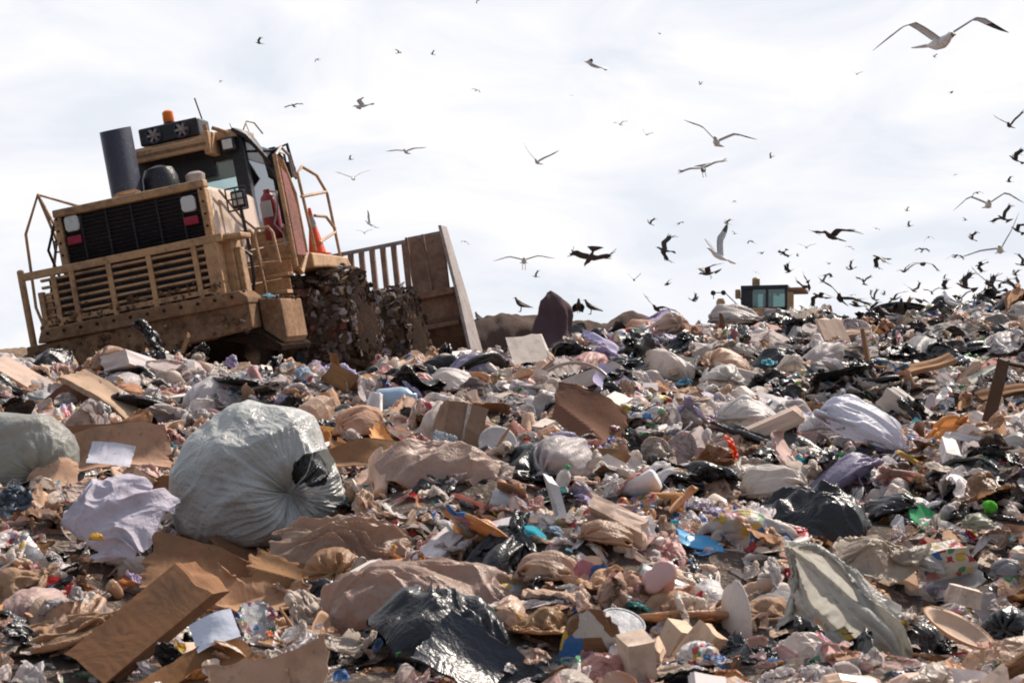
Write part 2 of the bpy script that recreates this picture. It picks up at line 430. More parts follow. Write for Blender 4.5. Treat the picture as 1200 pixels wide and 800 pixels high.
def bag_sim(B, U, NV, seed, steps=70, ln=1.75, fill=(.75, 1.0), lumps=9, tail=4, sag=.0011, press=(.0012,.0030), iters=9, taut=1.0, neck0=.05, flatz=(.5, .9)):
    """closed film tube gathered at both ends round lumpy contents; axis = x, unit length about 1"""
    r = np.random.default_rng(seed)
    R0 = .40; v = np.linspace(0, 1, NV); th = np.arange(U)*2*math.pi/U
    prof = np.sin(np.clip(v, .02, .98)*math.pi)**.55*R0*.95
    X = np.zeros((B, NV, U, 3))
    X[..., 0] = ((v-.5)*1.05)[None, :, None]
    X[..., 1] = prof[None, :, None]*np.cos(th); X[..., 2] = prof[None, :, None]*np.sin(th)
    X += r.normal(0, .006, X.shape)
    for b in range(B):
        X[b, ..., 1:] *= (1+.05*vnoise(th[None, :]*2.2+b*7, v[:, None]*3, .6, 2))[..., None]
    circ = 2*math.pi*R0*1.04/U*taut; ax = ln/(NV-1)*.88*taut
    diag = math.hypot(circ, ax)
    fl = r.uniform(*fill, B)
    C = r.uniform(-1, 1, (B, lumps, 3))*np.array([.30, .18, .16]); rad = r.uniform(.10, .20, (B, lumps))*fl[:, None]
    C[:, 0] = 0; rad[:, 0] = .26*fl
    pr = r.uniform(*press, B)[:, None, None, None]
    zfloor = -R0*r.uniform(*flatz, B)[:, None, None]
    V = np.zeros_like(X)
    ea = np.arange(0, NV-1, 2); oa = np.arange(1, NV-1, 2)
    u = np.arange(U); ue = u[0::2]; uo = u[1::2]
    for t in range(steps):
        V *= .88; V[..., 2] -= sag
        du = np.roll(X, -1, 2)-np.roll(X, 1, 2); dv = np.gradient(X, axis=1); nn = np.cross(du, dv); nn /= np.linalg.norm(nn, axis=-1, keepdims=True)+1e-9
        nn[:, NV-tail-1:] = 0; nn[:, :2] = 0
        V -= nn*pr*np.sign((nn*(X-X.mean((1, 2), keepdims=True))).sum((1, 2, 3), keepdims=True))*-1
        P = X+V
        f = (t+1)/steps; nr = .28*(1-f)+neck0*.7*f
        for it in range(iters):
            for a, b in ((ue, (ue+1) % U), (uo, (uo+1) % U)): _con(P, (S_, S_, a), (S_, S_, b), circ, 1., .55)
            for a in (ea, oa): _con(P, (S_, a), (S_, a+1), ax, 1., .8)
            if it % 2 == 0:
                for a in (ea, oa):
                    for c in (ue, uo):
                        d = (c+1) % U
                        _con(P, (S_, a[:, None], c), (S_, (a+1)[:, None], d), diag, .4, .5); _con(P, (S_, (a+1)[:, None], c), (S_, a[:, None], d), diag, .4, .5)
                for w in (2,):
                    for off in (0, 1, 2, 3):
                        a = np.arange(off, U, 4); _con(P, (S_, S_, a), (S_, S_, (a+w) % U), circ*2, .06)
            for ring, rr in ((0, nr), (1, nr*1.4), (NV-1-tail, nr), ):
                c = P[:, ring].mean(1, keepdims=True); d = P[:, ring]-c; l = np.sqrt((d*d).sum(-1, keepdims=True))+1e-9
                P[:, ring] = c+d*np.minimum(1, rr/l)
        for k in range(lumps):
            d = P[:, :NV-tail]-C[:, k][:, None, None]; l = np.sqrt((d*d).sum(-1, keepdims=True))+1e-9
            P[:, :NV-tail] += np.where(l < rad[:, k][:, None, None, None], d*(rad[:, k][:, None, None, None]/l-1)*.7, 0)
        P[..., 2] = np.maximum(P[..., 2], zfloor)
        V = P-X; X = P
    X[..., 2] -= X[..., 2].min((1, 2), keepdims=True)
    return X

def upsample(X, wrap=False):
    """doubles a grid (rows, cols, 3) smoothly"""
    def up(A, w):
        n = A.shape[0]
        if w:
            m = (9*(A+np.roll(A, -1, 0))-np.roll(A, 1, 0)-np.roll(A, -2, 0))/16; o = np.empty((2*n,)+A.shape[1:]); o[0::2] = A; o[1::2] = m; return o
        m = (A[:-1]+A[1:])/2; m[1:-1] = (9*(A[1:-2]+A[2:-1])-A[:-3]-A[3:])/16
        o = np.empty((2*n-1,)+A.shape[1:]); o[0::2] = A; o[1::2] = m; return o
    X = up(X, False)
    return up(X.transpose(1, 0, 2), wrap).transpose(1, 0, 2)
def wrinkle(X, amp=.012, freq=7., seed=0, wrap=False, aniso=.35, up=True):
    """finer sheet with small sharp folds pressed into it"""
    if up: X = upsample(X, wrap)
    n, m = X.shape[:2]
    du = np.gradient(X, axis=0); dv = np.gradient(X, axis=1) if not wrap else np.roll(X, -1, 1)-np.roll(X, 1, 1)
    nn = np.cross(du, dv); nn /= np.linalg.norm(nn, axis=-1, keepdims=True)+1e-9
    if wrap:
        v = np.linspace(0, 1, n)[:, None]; th = np.arange(m)[None]*2*math.pi/m
        P = (np.cos(th)+0*v, np.sin(th)+0*v, v*3.2+0*th)
        w1 = np.abs(vnoise(P[0]*freq*.5+P[2]*freq*aniso*.5, P[1]*freq*.5+P[2]*.8, 1, seed)); w2 = np.abs(vnoise(P[0]*freq+P[2]*2, P[1]*freq, 1, seed+5))
    else:
        u, v = np.meshgrid(np.linspace(0, 1, n), np.linspace(0, 1, m), indexing='ij'); a = seed*1.7
        q = vnoise(u*2.2+seed, v*2.2, 1, seed+2)*.35
        p1 = u*math.cos(a)+v*math.sin(a)+q; p2 = -u*math.sin(a)+v*math.cos(a)+q
        w1 = np.abs(vnoise(p1*freq, p2*freq*aniso, 1, seed)); w2 = np.abs(vnoise(p1*freq*.9*aniso*3, p2*freq*2.1, 1, seed+5))
    return X+nn*(amp*(w1+.5*w2-.4))[..., None]
def pleats(X, amp, k, seed, neck=1.0, reach=.55):
    """radial folds running out from the knot at row `neck` of a closed bag"""
    n, m = X.shape[:2]; v = np.linspace(0, 1, n)[:, None]; th = np.arange(m)[None]*2*math.pi/m
    c = X.mean(1, keepdims=True); d = X-c; d /= np.linalg.norm(d, axis=-1, keepdims=True)+1e-9
    dv = np.abs(v-neck*.93)
    w = np.exp(-(dv/reach)**2)*np.clip(dv/.06, 0, 1)
    r = 1-2*np.abs(vnoise(th*k/6.283*1.0+1.2*vnoise(th*1.3, v*3, 1, seed+1), v*1.3, 1, seed))-.45
    r2 = 1-2*np.abs(vnoise(th*k/6.283*2.3+vnoise(th*2, v*3, 1, seed+3)*.8, v*2.0+9, 1, seed+2))-.5
    blend = .5-.5*np.cos(np.clip((th/(2*math.pi)), 0, 1)*2*math.pi); blend = np.clip(blend*12, 0, 1)
    return X+d*(amp*w*(r+.5*r2)*blend)[..., None]

def tube_faces(NV, U):
    i, j = np.meshgrid(np.arange(NV-1), np.arange(U), indexing='ij'); i = i.ravel(); j = j.ravel()
    return np.stack([i*U+j, i*U+(j+1) % U, (i+1)*U+(j+1) % U, (i+1)*U+j], 1)

def solidify(X, th):
    """X (N,M,3) sheet -> closed board of that thickness"""
    N, M = X.shape[:2]
    du = np.gradient(X, axis=0); dv = np.gradient(X, axis=1); n = np.cross(du, dv); n /= np.linalg.norm(n, axis=-1, keepdims=True)+1e-9
    top = X+n*th/2; bot = X-n*th/2; F = grid_faces(N, M); k = N*M
    idx = np.arange(k).reshape(N, M)
    ring = np.concatenate([idx[0, :], idx[1:, -1], idx[-1, -2::-1], idx[-2:0:-1, 0]])
    r2 = np.roll(ring, -1)
    side = np.stack([ring, ring+k, r2+k, r2], 1)
    return np.concatenate([top.reshape(-1, 3), bot.reshape(-1, 3)]), np.concatenate([F, F[:, ::-1]+k, side])

def merge(items, name, mats, parent=None, smooth=True, kind=None):
    """items: (V, F quads, 3x3+t matrix, colour, material index)"""
    Vs, Fs, Cs, Ms = [], [], [], []; b = 0
    for V, F, R_, t, c, mi in items:
        W = V @ R_.T + t; Vs.append(W); Fs.append(F+b); b += len(V)
        Cs.append(np.broadcast_to(np.asarray(c, float), (len(V), 3))); Ms.append(np.full(len(F), mi))
    me = np_mesh(name, np.concatenate(Vs), np.concatenate(Fs), mats, np.concatenate(Ms), smooth, np.concatenate(Cs))
    o = link(name, me, parent)
    if kind: o['kind'] = kind
    return o
def rotm(rx, ry, rz): return np.array(Euler((rx, ry, rz)).to_matrix())
FAM_MATS = ['paper', 'print', 'film', 'black', 'card', 'rigid', 'foam', 'cloth', 'metal', 'wood']
SCR = [LM[m]['attr'] for m in FAM_MATS]
def low(fam, i):
    P = PROTO[fam][i % len(PROTO[fam])]
    if P[2] is not None: return P[2], P[3]
    F = P[1] if isinstance(P[1], np.ndarray) else np.array([f for f in P[1] if len(f) == 4])
    return P[0], F
# ------------------------------------------------------------------ the compactor
def T(name, pts, r, mat, parent, n=8, closed=False):
    return MB().tube(pts, r, n, closed).build(name, mat, parent, smooth=True)

CM = empty('landfill_compactor', MP, MROT.to_euler())
tag(CM, 'muddy yellow landfill compactor tilted on the trash crest, barred grille towards the viewer', 'compactor')
# --- hood
m = MB().prism([(-.99, 1.5), (1.03, 1.5), (1.10, 2.3), (1.08, 2.98), (1.0, 3.05), (-.97, 3.05), (-1.03, 2.98), (-1.0, 2.3)], 1, .56, 2.55)
m.prism([(-1.1, 1.15), (1.1, 1.15), (1.1, 1.5), (-1.1, 1.5)], 1, .55, 4.5)
hood = m.build('hood', YELS, CM, bevel=.03)
m = MB()
m.span((-1.03, .44, 2.97), (1.13, .60, 3.08)); m.span((-1.03, .44, 2.2), (-.93, .60, 2.968)); m.span((1.02, .44, 2.2), (1.13, .60, 2.968))
m.build('grille_frame', YEL, hood, bevel=.02)
gr = MB().span((-.93, .53, 1.6), (1.02, .565, 2.97)).build('radiator_grille', GRL, hood)
m = MB()
for i in range(24): m.box((.045, .505, 1.66+i*.055), (1.93, .035, .02), (Rd(25), 0, 0))
for x in (-.66, -.3, .06, .42, .76): m.span((x-.012, .478, 1.6), (x+.012, .488, 2.95))
m.build('louvre', GRL, gr)
for x, z in ((-.79, 2.86), (.86, 2.80)):
    MB().prism([(x-.07, z-.105), (x+.07, z-.105), (x+.10, z-.07), (x+.10, z+.07), (x+.07, z+.105), (x-.07, z+.105), (x-.10, z+.07), (x-.10, z-.07)], 1, .455, .52).build('headlight', LNS, hood, bevel=.015)
    MB().span((x-.10, .452, z-.28), (x+.10, .50, z-.17)).build('tail_light', PNK, hood, bevel=.01)
T('hood_handle', [(-.36, 1.0, 3.02), (-.36, 1.0, 3.17), (-.30, 1.0, 3.2), (-.06, 1.0, 3.2), (0, 1.0, 3.17), (0, 1.0, 3.02)], .022, YEL, hood)
# --- grille guard (sloping slats)
m = MB()
m.span((-1.42, .04, 2.19), (1.38, .13, 2.29)); m.span((-1.26, .03, 1.55), (1.2, .12, 1.62))
for x in (-.98, -.72, -.2, .36, .98): m.span((x-.034, .02, 1.5), (x+.034, .057, 2.188))
for i in range(6): m.box((0, .085, 1.67+i*.095), (2.36, .05, .034), (Rd(-12), 0, 0))
m.span((-1.23, .03, 1.5), (-1.16, .12, 2.0)); m.span((1.12, .03, 1.5), (1.3, .25, 2.188))
m.build('grille_guard', YEL, CM, bevel=.008)
MB().span((-1.15, .25, 1.5), (1.12, .3, 2.18)).build('inner_grille', GRL, CM)
m = MB(); m.span((1.14, .26, 1.5), (1.42, .62, 2.3)); m.span((1.1, .1, 2.2), (1.62, .5, 2.27)); m.span((1.42, .3, 1.48), (1.50, .5, 2.1))
m.build('corner_post', YEL, CM, bevel=.02)
# --- bumper and counterweight
m = MB().prism([(-1.30, 1.40), (-1.24, 1.52), (1.50, 1.52), (1.60, 1.42), (1.60, 1.34), (-1.32, 1.34)], 1, -.04, .55)
m.build('bumper_ledge', MUD, CM, bevel=.02)
cw = MB().prism([(-1.52, 1.33), (1.58, 1.36), (1.58, 1.02), (.95, .98), (.50, .98), (.40, .86), (-.40, .86), (-.45, .95), (-1.30, .88), (-1.52, 1.02)], 1, .02, .55)
cw.prism([(-1.45, 1.22), (-.9, 1.22), (-.9, 1.0), (-1.4, .98)], 1, -.015, .02)
cwo = cw.build('counterweight', MUD, CM, bevel=.02)
MB().lathe([(.075, 0), (.075, .03), (.05, .035)], 18, (-1.18, -.02, 1.1), Matrix.Rotation(Rd(90), 3, 'X')).build('tow_eye', RUS, cwo)
m = MB().prism([(-1.95, .74), (-1.50, .78), (-1.52, 1.28), (-1.86, 1.15)], 1, .15, 1.0).build('left_skirt', YEL2, CM, bevel=.02)
m = MB().prism([(1.60, .98), (1.84, .76), (1.90, .84), (1.90, 1.34), (1.60, 1.40)], 1, .35, 1.25)
m.build('side_platform', MUD, CM, bevel=.02)
MB().prism([(1.0, .98), (1.82, .66), (1.86, .74), (1.60, .97)], 1, .2, 1.5).build('lower_skirt', DRK, CM, bevel=.02)  # near-black colour stands in for the shade below the platform
MB().prism([(.15, 1.33), (.6, .95), (1.6, .55), (1.6, .40), (4.4, .40), (4.4, 1.33)], 0, -1.28, .96).build('belly_pan', DRK, CM, bevel=.02)  # coloured near black to paint in the shaded gap under the machine
# --- left fender post and rails
MB().span((-1.72, .5, 1.2), (-1.64, .60, 2.40)).build('fender_post', YEL, CM, bevel=.03)
MB().span((-1.44, .55, 1.45), (-1.05, 1.6, 1.98)).build('side_box', YEL, CM, bevel=.02)
for pts in ([(-1.70, 1.0, 1.55), (-1.78, 1.0, 1.9), (-1.73, 1.0, 2.92), (-1.45, 1.0, 3.42), (-1.02, 1.4, 3.18)],
            [(-1.45, 1.0, 3.42), (-1.30, 1.0, 2.75), (-1.60, 1.0, 1.8)], [(-1.45, 1.0, 3.42), (-1.06, 1.0, 2.3)], [(-1.33, 1.0, 2.72), (-1.02, 1.0, 2.58)]):
    T('handrail', pts, .022, YEL, CM)
# --- exhaust, air cleaner
q = MB(); n = 28
for k, (z, yo) in enumerate(((3.0, 0), (4.10, 0), (4.14, 0))): pass
def oval(z0, z1, cx, cy, rx, ry, tilt=0., inner=True):
    b = MB(); V = []; F = []
    for zz, k in ((z0, 1), (z1, 1), (z1, .9), (z1-.25, .88)):
        for i in range(n):
            a = 2*math.pi*i/n; V.append((cx+rx*k*math.cos(a), cy+ry*k*math.sin(a), zz+(tilt*math.sin(a) if zz > z0 else 0)))
    for r_ in range(3):
        for i in range(n): F.append((r_*n+i, r_*n+(i+1) % n, (r_+1)*n+(i+1) % n, (r_+1)*n+i))
    F.append(tuple(3*n+i for i in range(n))); F.append(tuple(range(n))[::-1]); return b.add(V, F)
oval(2.9, 4.15, -.34, 1.4, .205, .28, .05).build('exhaust_stack', STK, CM, smooth=True)
MB().lathe([(.25, 2.95), (.26, 3.25), (.25, 3.42), (.20, 3.54), (.06, 3.59)], 26, (.04, 1.75, 0)).build('air_cleaner', BLK, CM, smooth=True)
MB().lathe([(.05, 2.95), (.05, 3.22), (.13, 3.24), (.14, 3.36), (.08, 3.4)], 18, (.55, 1.75, 0)).build('pre_cleaner', STL, CM, smooth=True)
# --- cab
cab = MB().span((-.95, 2.75, 2.3), (.93, 4.4, 2.72)).build('cab', BLK, CM, bevel=.03)
m = MB()
for x, y in ((.93, 2.72), (.93, 4.4), (-.93, 2.72), (-.93, 4.4)):
    m.box((x, y, 3.2), (.20 if y < 3 and x > 0 else .13, .16, 1.5))
m.prism([(2.65, 3.62), (2.65, 3.92), (4.45, 3.92), (4.45, 3.62)], 0, -.95, .92)
m.span((-.9, 2.62, 3.42), (.55, 2.72, 3.95))
m.build('roll_frame', BLK, cab, bevel=.02)
m = MB(); m.span((-.88, 2.70, 2.72), (.88, 2.72, 3.6)); m.span((.905, 2.8, 2.72), (.925, 4.3, 3.62))
m.build('window', GLS, cab)
m = MB().span((-.35, 3.3, 2.5), (.15, 3.9, 2.95)).span((-.35, 3.25, 2.9), (.15, 3.4, 3.45)); m.build('driver_seat', BLK, cab, bevel=.06)
m = MB(); pr_ = [(2.55, 3.92), (2.62, 4.05), (3.4, 4.06), (4.3, 3.98), (4.65, 3.8), (4.68, 3.72), (4.3, 3.88), (3.4, 3.93)]
m.prism(pr_[:3]+[(3.4, 4.05), (3.4, 3.93)], 0, .35, .98); m.prism(pr_, 0, -.98, .349)
m.build('roof', YEL, cab, bevel=.03)
m = MB().span((-.60, 2.28, 3.82), (.62, 2.60, 3.90)); m.span((.56, 2.28, 3.70), (.66, 2.7, 4.04)); m.span((-.6, 2.28, 3.78), (.6, 2.33, 3.95)); m.build('roof_guard', YEL, cab, bevel=.015)
T('roof_post', [(.60, 2.4, 3.98), (.60, 2.4, 4.14)], .04, YEL, cab); T('roof_post', [(.66, 2.5, 4.10), (.86, 2.55, 3.99)], .03, YEL, cab)
# curved visor on the right edge
Vv = []; 
for i in range(13):
    a = i/12; y = 2.55+a*1.15; z = 4.03-.62*a**2.2
    Vv += [(.93+.14*math.sin(a*2.6), y, z), (1.12+.12*math.sin(a*2.6), y, z-.14-.26*math.sin(a*3.1))]
Xv = np.array(Vv).reshape(13, 2, 3); Vs, Fs = solidify(Xv, .05)
link('visor', np_mesh('visor', Vs, Fs, [BLK], smooth=False), cab)
lamp = MB().span((.74, 2.50, 3.72), (.95, 2.62, 3.92)).build('work_lamp', BLK, cab, bevel=.03)
MB().span((.77, 2.485, 3.75), (.92, 2.502, 3.89)).build('lens', LNS, lamp, bevel=.02)
# air conditioner with two fans
ac = MB().span((-.52, 2.62, 4.065), (.42, 3.1, 4.33)).build('air_conditioner', BLK, CM, bevel=.03)
for x in (-.28, .16):
    MB().lathe([(.125, 0), (.125, .03), (.105, .03), (.10, .0)], 24, (x, 2.615, 4.19), Matrix.Rotation(Rd(90), 3, 'X')).build('fan_ring', STK, ac)
    b = MB()
    for k in range(6):
        a = k*math.pi/3; b.box((x+.06*math.cos(a), 2.60, 4.19+.06*math.sin(a)), (.085, .01, .045), (Rd(25), -a, 0))
    b.lathe([(.025, 0), (.025, .03)], 12, (x, 2.61, 4.19), Matrix.Rotation(Rd(90), 3, 'X'))
    b.build('fan', STL, ac)
bc = MB().lathe([(.085, 0), (.085, .05)], 18, (-.10, 2.85, 4.33)).build('beacon', BLK, CM)
MB().lathe([(.075, .05), (.085, .08), (.08, .2), (.05, .225)], 20, (-.10, 2.85, 4.33)).build('lamp_shade', ORG, bc, smooth=True)
T('antenna', [(.46, 2.9, 4.05), (.40, 2.9, 4.3), (.34, 2.9, 4.66)], .012, BLK, CM)
for a_ in ((.8, 3.0), (.95, 3.3)): T('aerial', [(a_[0], a_[1], 4.04), (a_[0]-.03, a_[1], 4.2)], .006, BLK, CM)
T('lifting_loop', [(.95, 3.0, 4.05), (1.0, 3.1, 4.2), (1.08, 3.2, 4.17), (1.12, 3.4, 4.02)], .012, YEL, CM)
# caged side lamps on brackets
def cage(x, y, z, s):
    c = MB().span((x-.10, y, z-.12), (x+.10, y+.10, z+.12)).build('side_lamp', BLK, CM, bevel=.02)
    MB().span((x-.07, y-.012, z-.08), (x+.07, y+.001, z+.08)).build('lens', LNS, c, bevel=.01)
    b = MB()
    for dx in (-.14, 0, .14): b.tube([(x+dx, y-.05, z-.15), (x+dx, y-.05, z+.15)], .012, 6)
    for dz in (-.15, 0, .15): b.tube([(x-.14, y-.05, z+dz), (x+.14, y-.05, z+dz)], .012, 6)
    b.tube([(x, y+.05, z-.12), (x+.02, y+.05, z-.7)], .025, 8); b.build('cage', BLK, c)
cage(1.36, 1.0, 2.80, 1); cage(-1.14, .9, 2.72, 1)
# round mirrors beside the cab
for x, y, z in ((1.30, 3.2, 3.55), (1.42, 3.3, 3.38)):
    MB().lathe([(.02, -.05), (.12, -.04), (.14, 0), (.13, .03)], 20, (x, y, z), Matrix.Rotation(Rd(80), 3, 'X')).build('mirror', BLK, CM, smooth=True)
T('mirror_arm', [(1.0, 2.9, 3.72), (1.3, 3.2, 3.7), (1.42, 3.3, 3.62), (1.42, 3.3, 3.4)], .02, BLK, CM)
T('mirror_arm', [(1.3, 3.2, 3.7), (1.55, 3.1, 3.74), (1.6, 3.1, 3.2)], .025, BLK, CM)
# hood side rail
T('side_rail', [(1.16, .9, 2.95), (1.16, 1.6, 2.62), (1.16, 2.2, 2.45)], .018, STL, CM)
# red fire bottle and hose, tall side panel
fb = MB().lathe([(.02, 2.25), (.12, 2.27), (.13, 2.35), (.13, 2.82), (.10, 2.92), (.05, 2.97), (.05, 3.02)], 20, (1.49, 1.9, -.05)).build('fire_bottle', RED, CM, smooth=True)
MB().span((1.41, 1.763, 2.57), (1.56, 1.775, 2.80)).build('label_plate', CGR, fb)
T('hose', [(1.5, 1.9, 2.95), (1.66, 1.8, 2.9), (1.66, 1.7, 2.65), (1.58, 1.7, 2.45), (1.68, 1.7, 2.3), (1.72, 1.6, 2.1)], .016, STL, fb)
m = MB().prism([(1.6, 1.95), (1.56, 3.2), (1.8, 3.12), (2.02, 2.7), (2.02, 1.95)], 0, 1.80, 1.86)
m.build('side_panel', PNL, CM, bevel=.02)
T('panel_frame', [(1.84, 1.50, 1.8), (1.84, 1.45, 3.36), (1.84, 1.7, 3.30), (1.84, 2.05, 2.85), (1.84, 2.08, 2.0), (1.84, 1.7, 1.72)], .035, YEL, CM, closed=True)
T('handrail', [(1.84, 1.5, 3.36), (1.84, 1.8, 3.50), (1.84, 2.1, 3.42), (1.84, 2.2, 3.1)], .022, STL, CM)
# steps on the right side
for k in range(4):
    b = MB().span((1.12, 1.15+k*.18, 1.44+k*.25), (1.76, 1.40+k*.18, 1.49+k*.25)); b.span((1.12, 1.36+k*.18, 1.44+k*.25), (1.76, 1.38+k*.18, 1.66+k*.25)); b.build('step', YEL, CM, bevel=.008)
for x in (1.24, 1.50):
    T('step_rail', [(x, 1.05, 1.42), (x, .98, 2.25), (x+.03, 1.02, 2.36), (x+.18, 1.08, 2.36), (x+.22, 1.1, 2.28), (x+.24, 1.12, 1.86)], .022, YEL, CM)
T('step_rail', [(1.24, .99, 1.9), (1.74, 1.1, 1.88)], .018, YEL, CM)
# front platform rails on the right
for pts in ([(1.8, 2.7, 2.05), (1.8, 2.5, 3.2), (1.8, 2.8, 3.32), (1.8, 3.5, 3.25), (1.8, 3.9, 3.0), (1.8, 4.0, 1.9)], [(1.8, 2.5, 2.85), (1.8, 3.85, 3.02)],
            [(1.8, 3.0, 2.6), (1.8, 3.6, 2.62), (1.8, 3.98, 2.45)], [(1.8, 3.0, 2.2), (1.8, 3.98, 2.4)]):
    T('handrail', pts, .024, YEL, CM)
MB().prism([(2.3, 1.8), (2.3, 2.02), (3.0, 2.02), (4.2, 2.0), (4.4, 1.82), (3.0, 1.82)], 0, 1.3, 1.86).build('fender', YEL, CM, bevel=.03)
MB().prism([(3.6, .5), (3.6, 1.6), (4.2, 1.9), (7.6, 1.5), (8.2, 1.2), (8.2, .5)], 0, -.8, .8).build('front_frame', YEL2, CM, bevel=.03)
# --- blade
def xb(z): return 8.55+.35*((z-1.1)/1.1)**2     # curved in side view
m = MB()
P_ = [(xb(z)+o, z) for z, o in [(.1, 0), (.5, 0), (.9, 0), (1.42, 0)]]+[(xb(z)+.12, z) for z in (1.42, .9, .5, .1)]
m.prism(P_, 0, -2.66, 2.66)
blade = m.build('blade', RUS, CM, bevel=.01)
for s in (1, -1):
    x0, x1 = (1.80, 2.49) if s > 0 else (-2.49, -1.8)
    MB().prism([(xb(1.42), 1.421), (xb(2.5)-.15, 2.52), (xb(2.5)-.03, 2.52), (xb(1.42)+.12, 1.421)], 0, x0, x1).build('screen_panel', RUS, blade, bevel=.01)
    e = MB(); pl_ = [(8.1, .05), (8.35, 1.2), (8.42, 2.58), (8.95, 2.58), (9.2, 1.2), (9.25, .05)]; xe = lambda z: 2.73-.078*z
    e.add([(s*(xe(z)+t_), y, z) for t_ in (0, .06) for y, z in pl_], [(0, 1, 2, 3, 4, 5)[::-1], (6, 7, 8, 9, 10, 11)]+[(i, (i+1) % 6, 6+(i+1) % 6, 6+i) for i in range(6)])
    e.build('end_plate', STL, blade, bevel=.01)
m = MB()
for k in range(17):
    x = -1.7+k*.2135
    V0 = [(x-.045, xb(1.42), 1.421), (x+.045, xb(1.42), 1.421), (x+.045, xb(1.42)+.12, 1.421), (x-.045, xb(1.42)+.12, 1.421)]
    V1 = [(a, b-.0+(xb(2.4)-xb(1.42))-.12, 2.42) for a, b, c in V0]
    m.add(V0+V1, [(3, 2, 1, 0), (4, 5, 6, 7), (0, 1, 5, 4), (1, 2, 6, 5), (2, 3, 7, 6), (3, 0, 4, 7)])
m.build('screen_bar', RUS, blade)
MB().box((0, xb(2.42)-.06, 2.45), (5.02, .09, .07)).build('top_rail', STL, blade)
m = MB()
for x in (1.84, 2.16): m.box((x, 8.62, 1.95), (.05, .05, 1.1), (Rd(-6), 0, 0))
m.span((-2.6, 8.43, 1.30), (2.6, 8.58, 1.42)); m.span((-2.6, 8.4, .72), (2.6, 8.55, .80))
m.build('stiffener', RUS, blade, bevel=.01)
for s in (-1, 1): MB().box((s*1.1, 7.9, .8), (.18, 1.6, .3)).build('push_arm', RUS, CM, bevel=.03)
WHEELS = []; TOOTH = None
for name_y, r_, xa, xo in ((3.35, .87, 1.0, 2.15), (6.35, .84, 1.05, 2.22)):
    for s in (1, -1):
        w = MB(); c = ((xa+xo)/2*s, name_y, r_+.02 if name_y < 5 else r_-.22); M = Matrix.Rotation(Rd(90), 3, 'Y'); h = (xo-xa)/2
        w.lathe([(r_-.16, -h), (r_-.10, -h), (r_-.10, h), (r_-.16, h)], 40, c, M)
        wo = w.build('wheel', MUD, CM, smooth=True)
        for sx in (1, -1):
            k = MB().lathe([(.18, -.02), (r_-.06, -.02), (r_-.03, 0), (r_-.08, .03), (.5, .07), (.2, .08), (.05, .08)], 40, (c[0]+sx*h*s, c[1], c[2]), M)
            k.build('side_disc', DRK, wo, smooth=True)
        t = MB(); rr = random.Random(3)
        for row in range(4):
            for a in range(10):
                an = 2*math.pi*(a+.5*(row % 2))/10; x = c[0]+(-h+.16+row*(2*h-.32)/3)
                p = (x, c[1]+math.cos(an)*(r_+.0), c[2]+math.sin(an)*(r_+.0))
                if s > 0:
                    if TOOTH is None: TOOTH = np_mesh('tooth', *(lambda b_: (b_.V, b_.F))(MB().prism([(-.055, -.10), (.055, -.10), (.04, .08), (.02, .10), (-.02, .10), (-.04, .08)], 1, -.045, .045)), [TTH], smooth=False)
                    link('tooth', TOOTH, wo, p, (an-math.pi/2, 0, 0))
        WHEELS.append((wo, c, r_, h))
m = MB()
for x in np.linspace(-1.15, 1.4, 12): m.lathe([(.022, 0), (.022, .015), (.012, .02)], 8, (x, -.045, 1.45), Matrix.Rotation(Rd(90), 3, 'X'))
for x in (-.98, 1.08):
    for z in np.linspace(2.3, 2.95, 5): m.lathe([(.016, 0), (.016, .012)], 8, (x, .44, z), Matrix.Rotation(Rd(90), 3, 'X'))
m.build('bolts', DRK, CM)['kind'] = 'stuff'
T('hose', [(1.3, .6, 2.2), (1.5, .7, 2.0), (1.45, .8, 1.7), (1.35, .9, 1.45)], .025, BLK, CM); T('hose', [(-1.05, .5, 2.9), (-1.3, .7, 2.6), (-1.25, .8, 2.2), (-1.1, .8, 1.9)], .02, BLK, CM)
MB().span((1.045, 1.0, 2.35), (1.112, 1.9, 2.85)).build('access_door', YELS, hood, bevel=.01)
MB().span((1.112, 1.75, 2.58), (1.135, 1.82, 2.64)).build('latch', BLK, hood)
# --- traffic cone standing on the fender (a thing of its own)
Mm = Matrix.Translation(MP) @ MROT.to_4x4()
def on_machine(p): return Mm @ Vector(p)
cone = empty('traffic_cone', on_machine((1.68, 3.2, 2.03)), MROT.to_euler())
tag(cone, 'orange traffic cone with a grey band standing beside the compactor handrails', 'traffic cone')
MB().lathe([(.135, .02), (.062, .42)], 24).build('cone_body', CON, cone, smooth=True)
MB().lathe([(.0645, .422), (.038, .60)], 24).build('reflective_band', CGR, cone, smooth=True)
MB().lathe([(.036, .602), (.022, .72)], 24).build('tip', CON, cone, smooth=True)
MB().box((0, 0, .01), (.34, .34, .025)).build('base', CON, cone, bevel=.01)

# ------------------------------------------------------------------ far compactor
D2 = 55.
def W2(px, py, d): return np.array([(px-600)/FPX*d, d*(CP-(400-py)/FPX*SP), d*(SP+(400-py)/FPX*CP)])
o2 = W2(896, 364, D2)
C2 = empty('landfill_compactor', o2-np.array([0, 0, 1.70]), (0, Rd(1), Rd(-18)), .80)
tag(C2, 'distant landfill compactor half hidden behind the crest, only its dark glazed cab showing', 'compactor')
FY = paint_mat('far yellow paint', (.42, .27, .13), amount=.4); FG = glass_mat('green far glass', (.30, .42, .40), trans=.9)
MB().prism([(-2.2, .7), (4.2, .7), (4.2, 1.5), (2.2, 2.0), (-2.2, 2.0)], 0, -.9, .9).build('hood', FY, C2, bevel=.03)
cb = MB().span((-1.0, -.9, 2.0), (1.15, .9, 2.15)).span((-1.05, -.95, 3.05), (1.2, .95, 3.25)).build('cab', BLK, C2, bevel=.03)
m = MB()
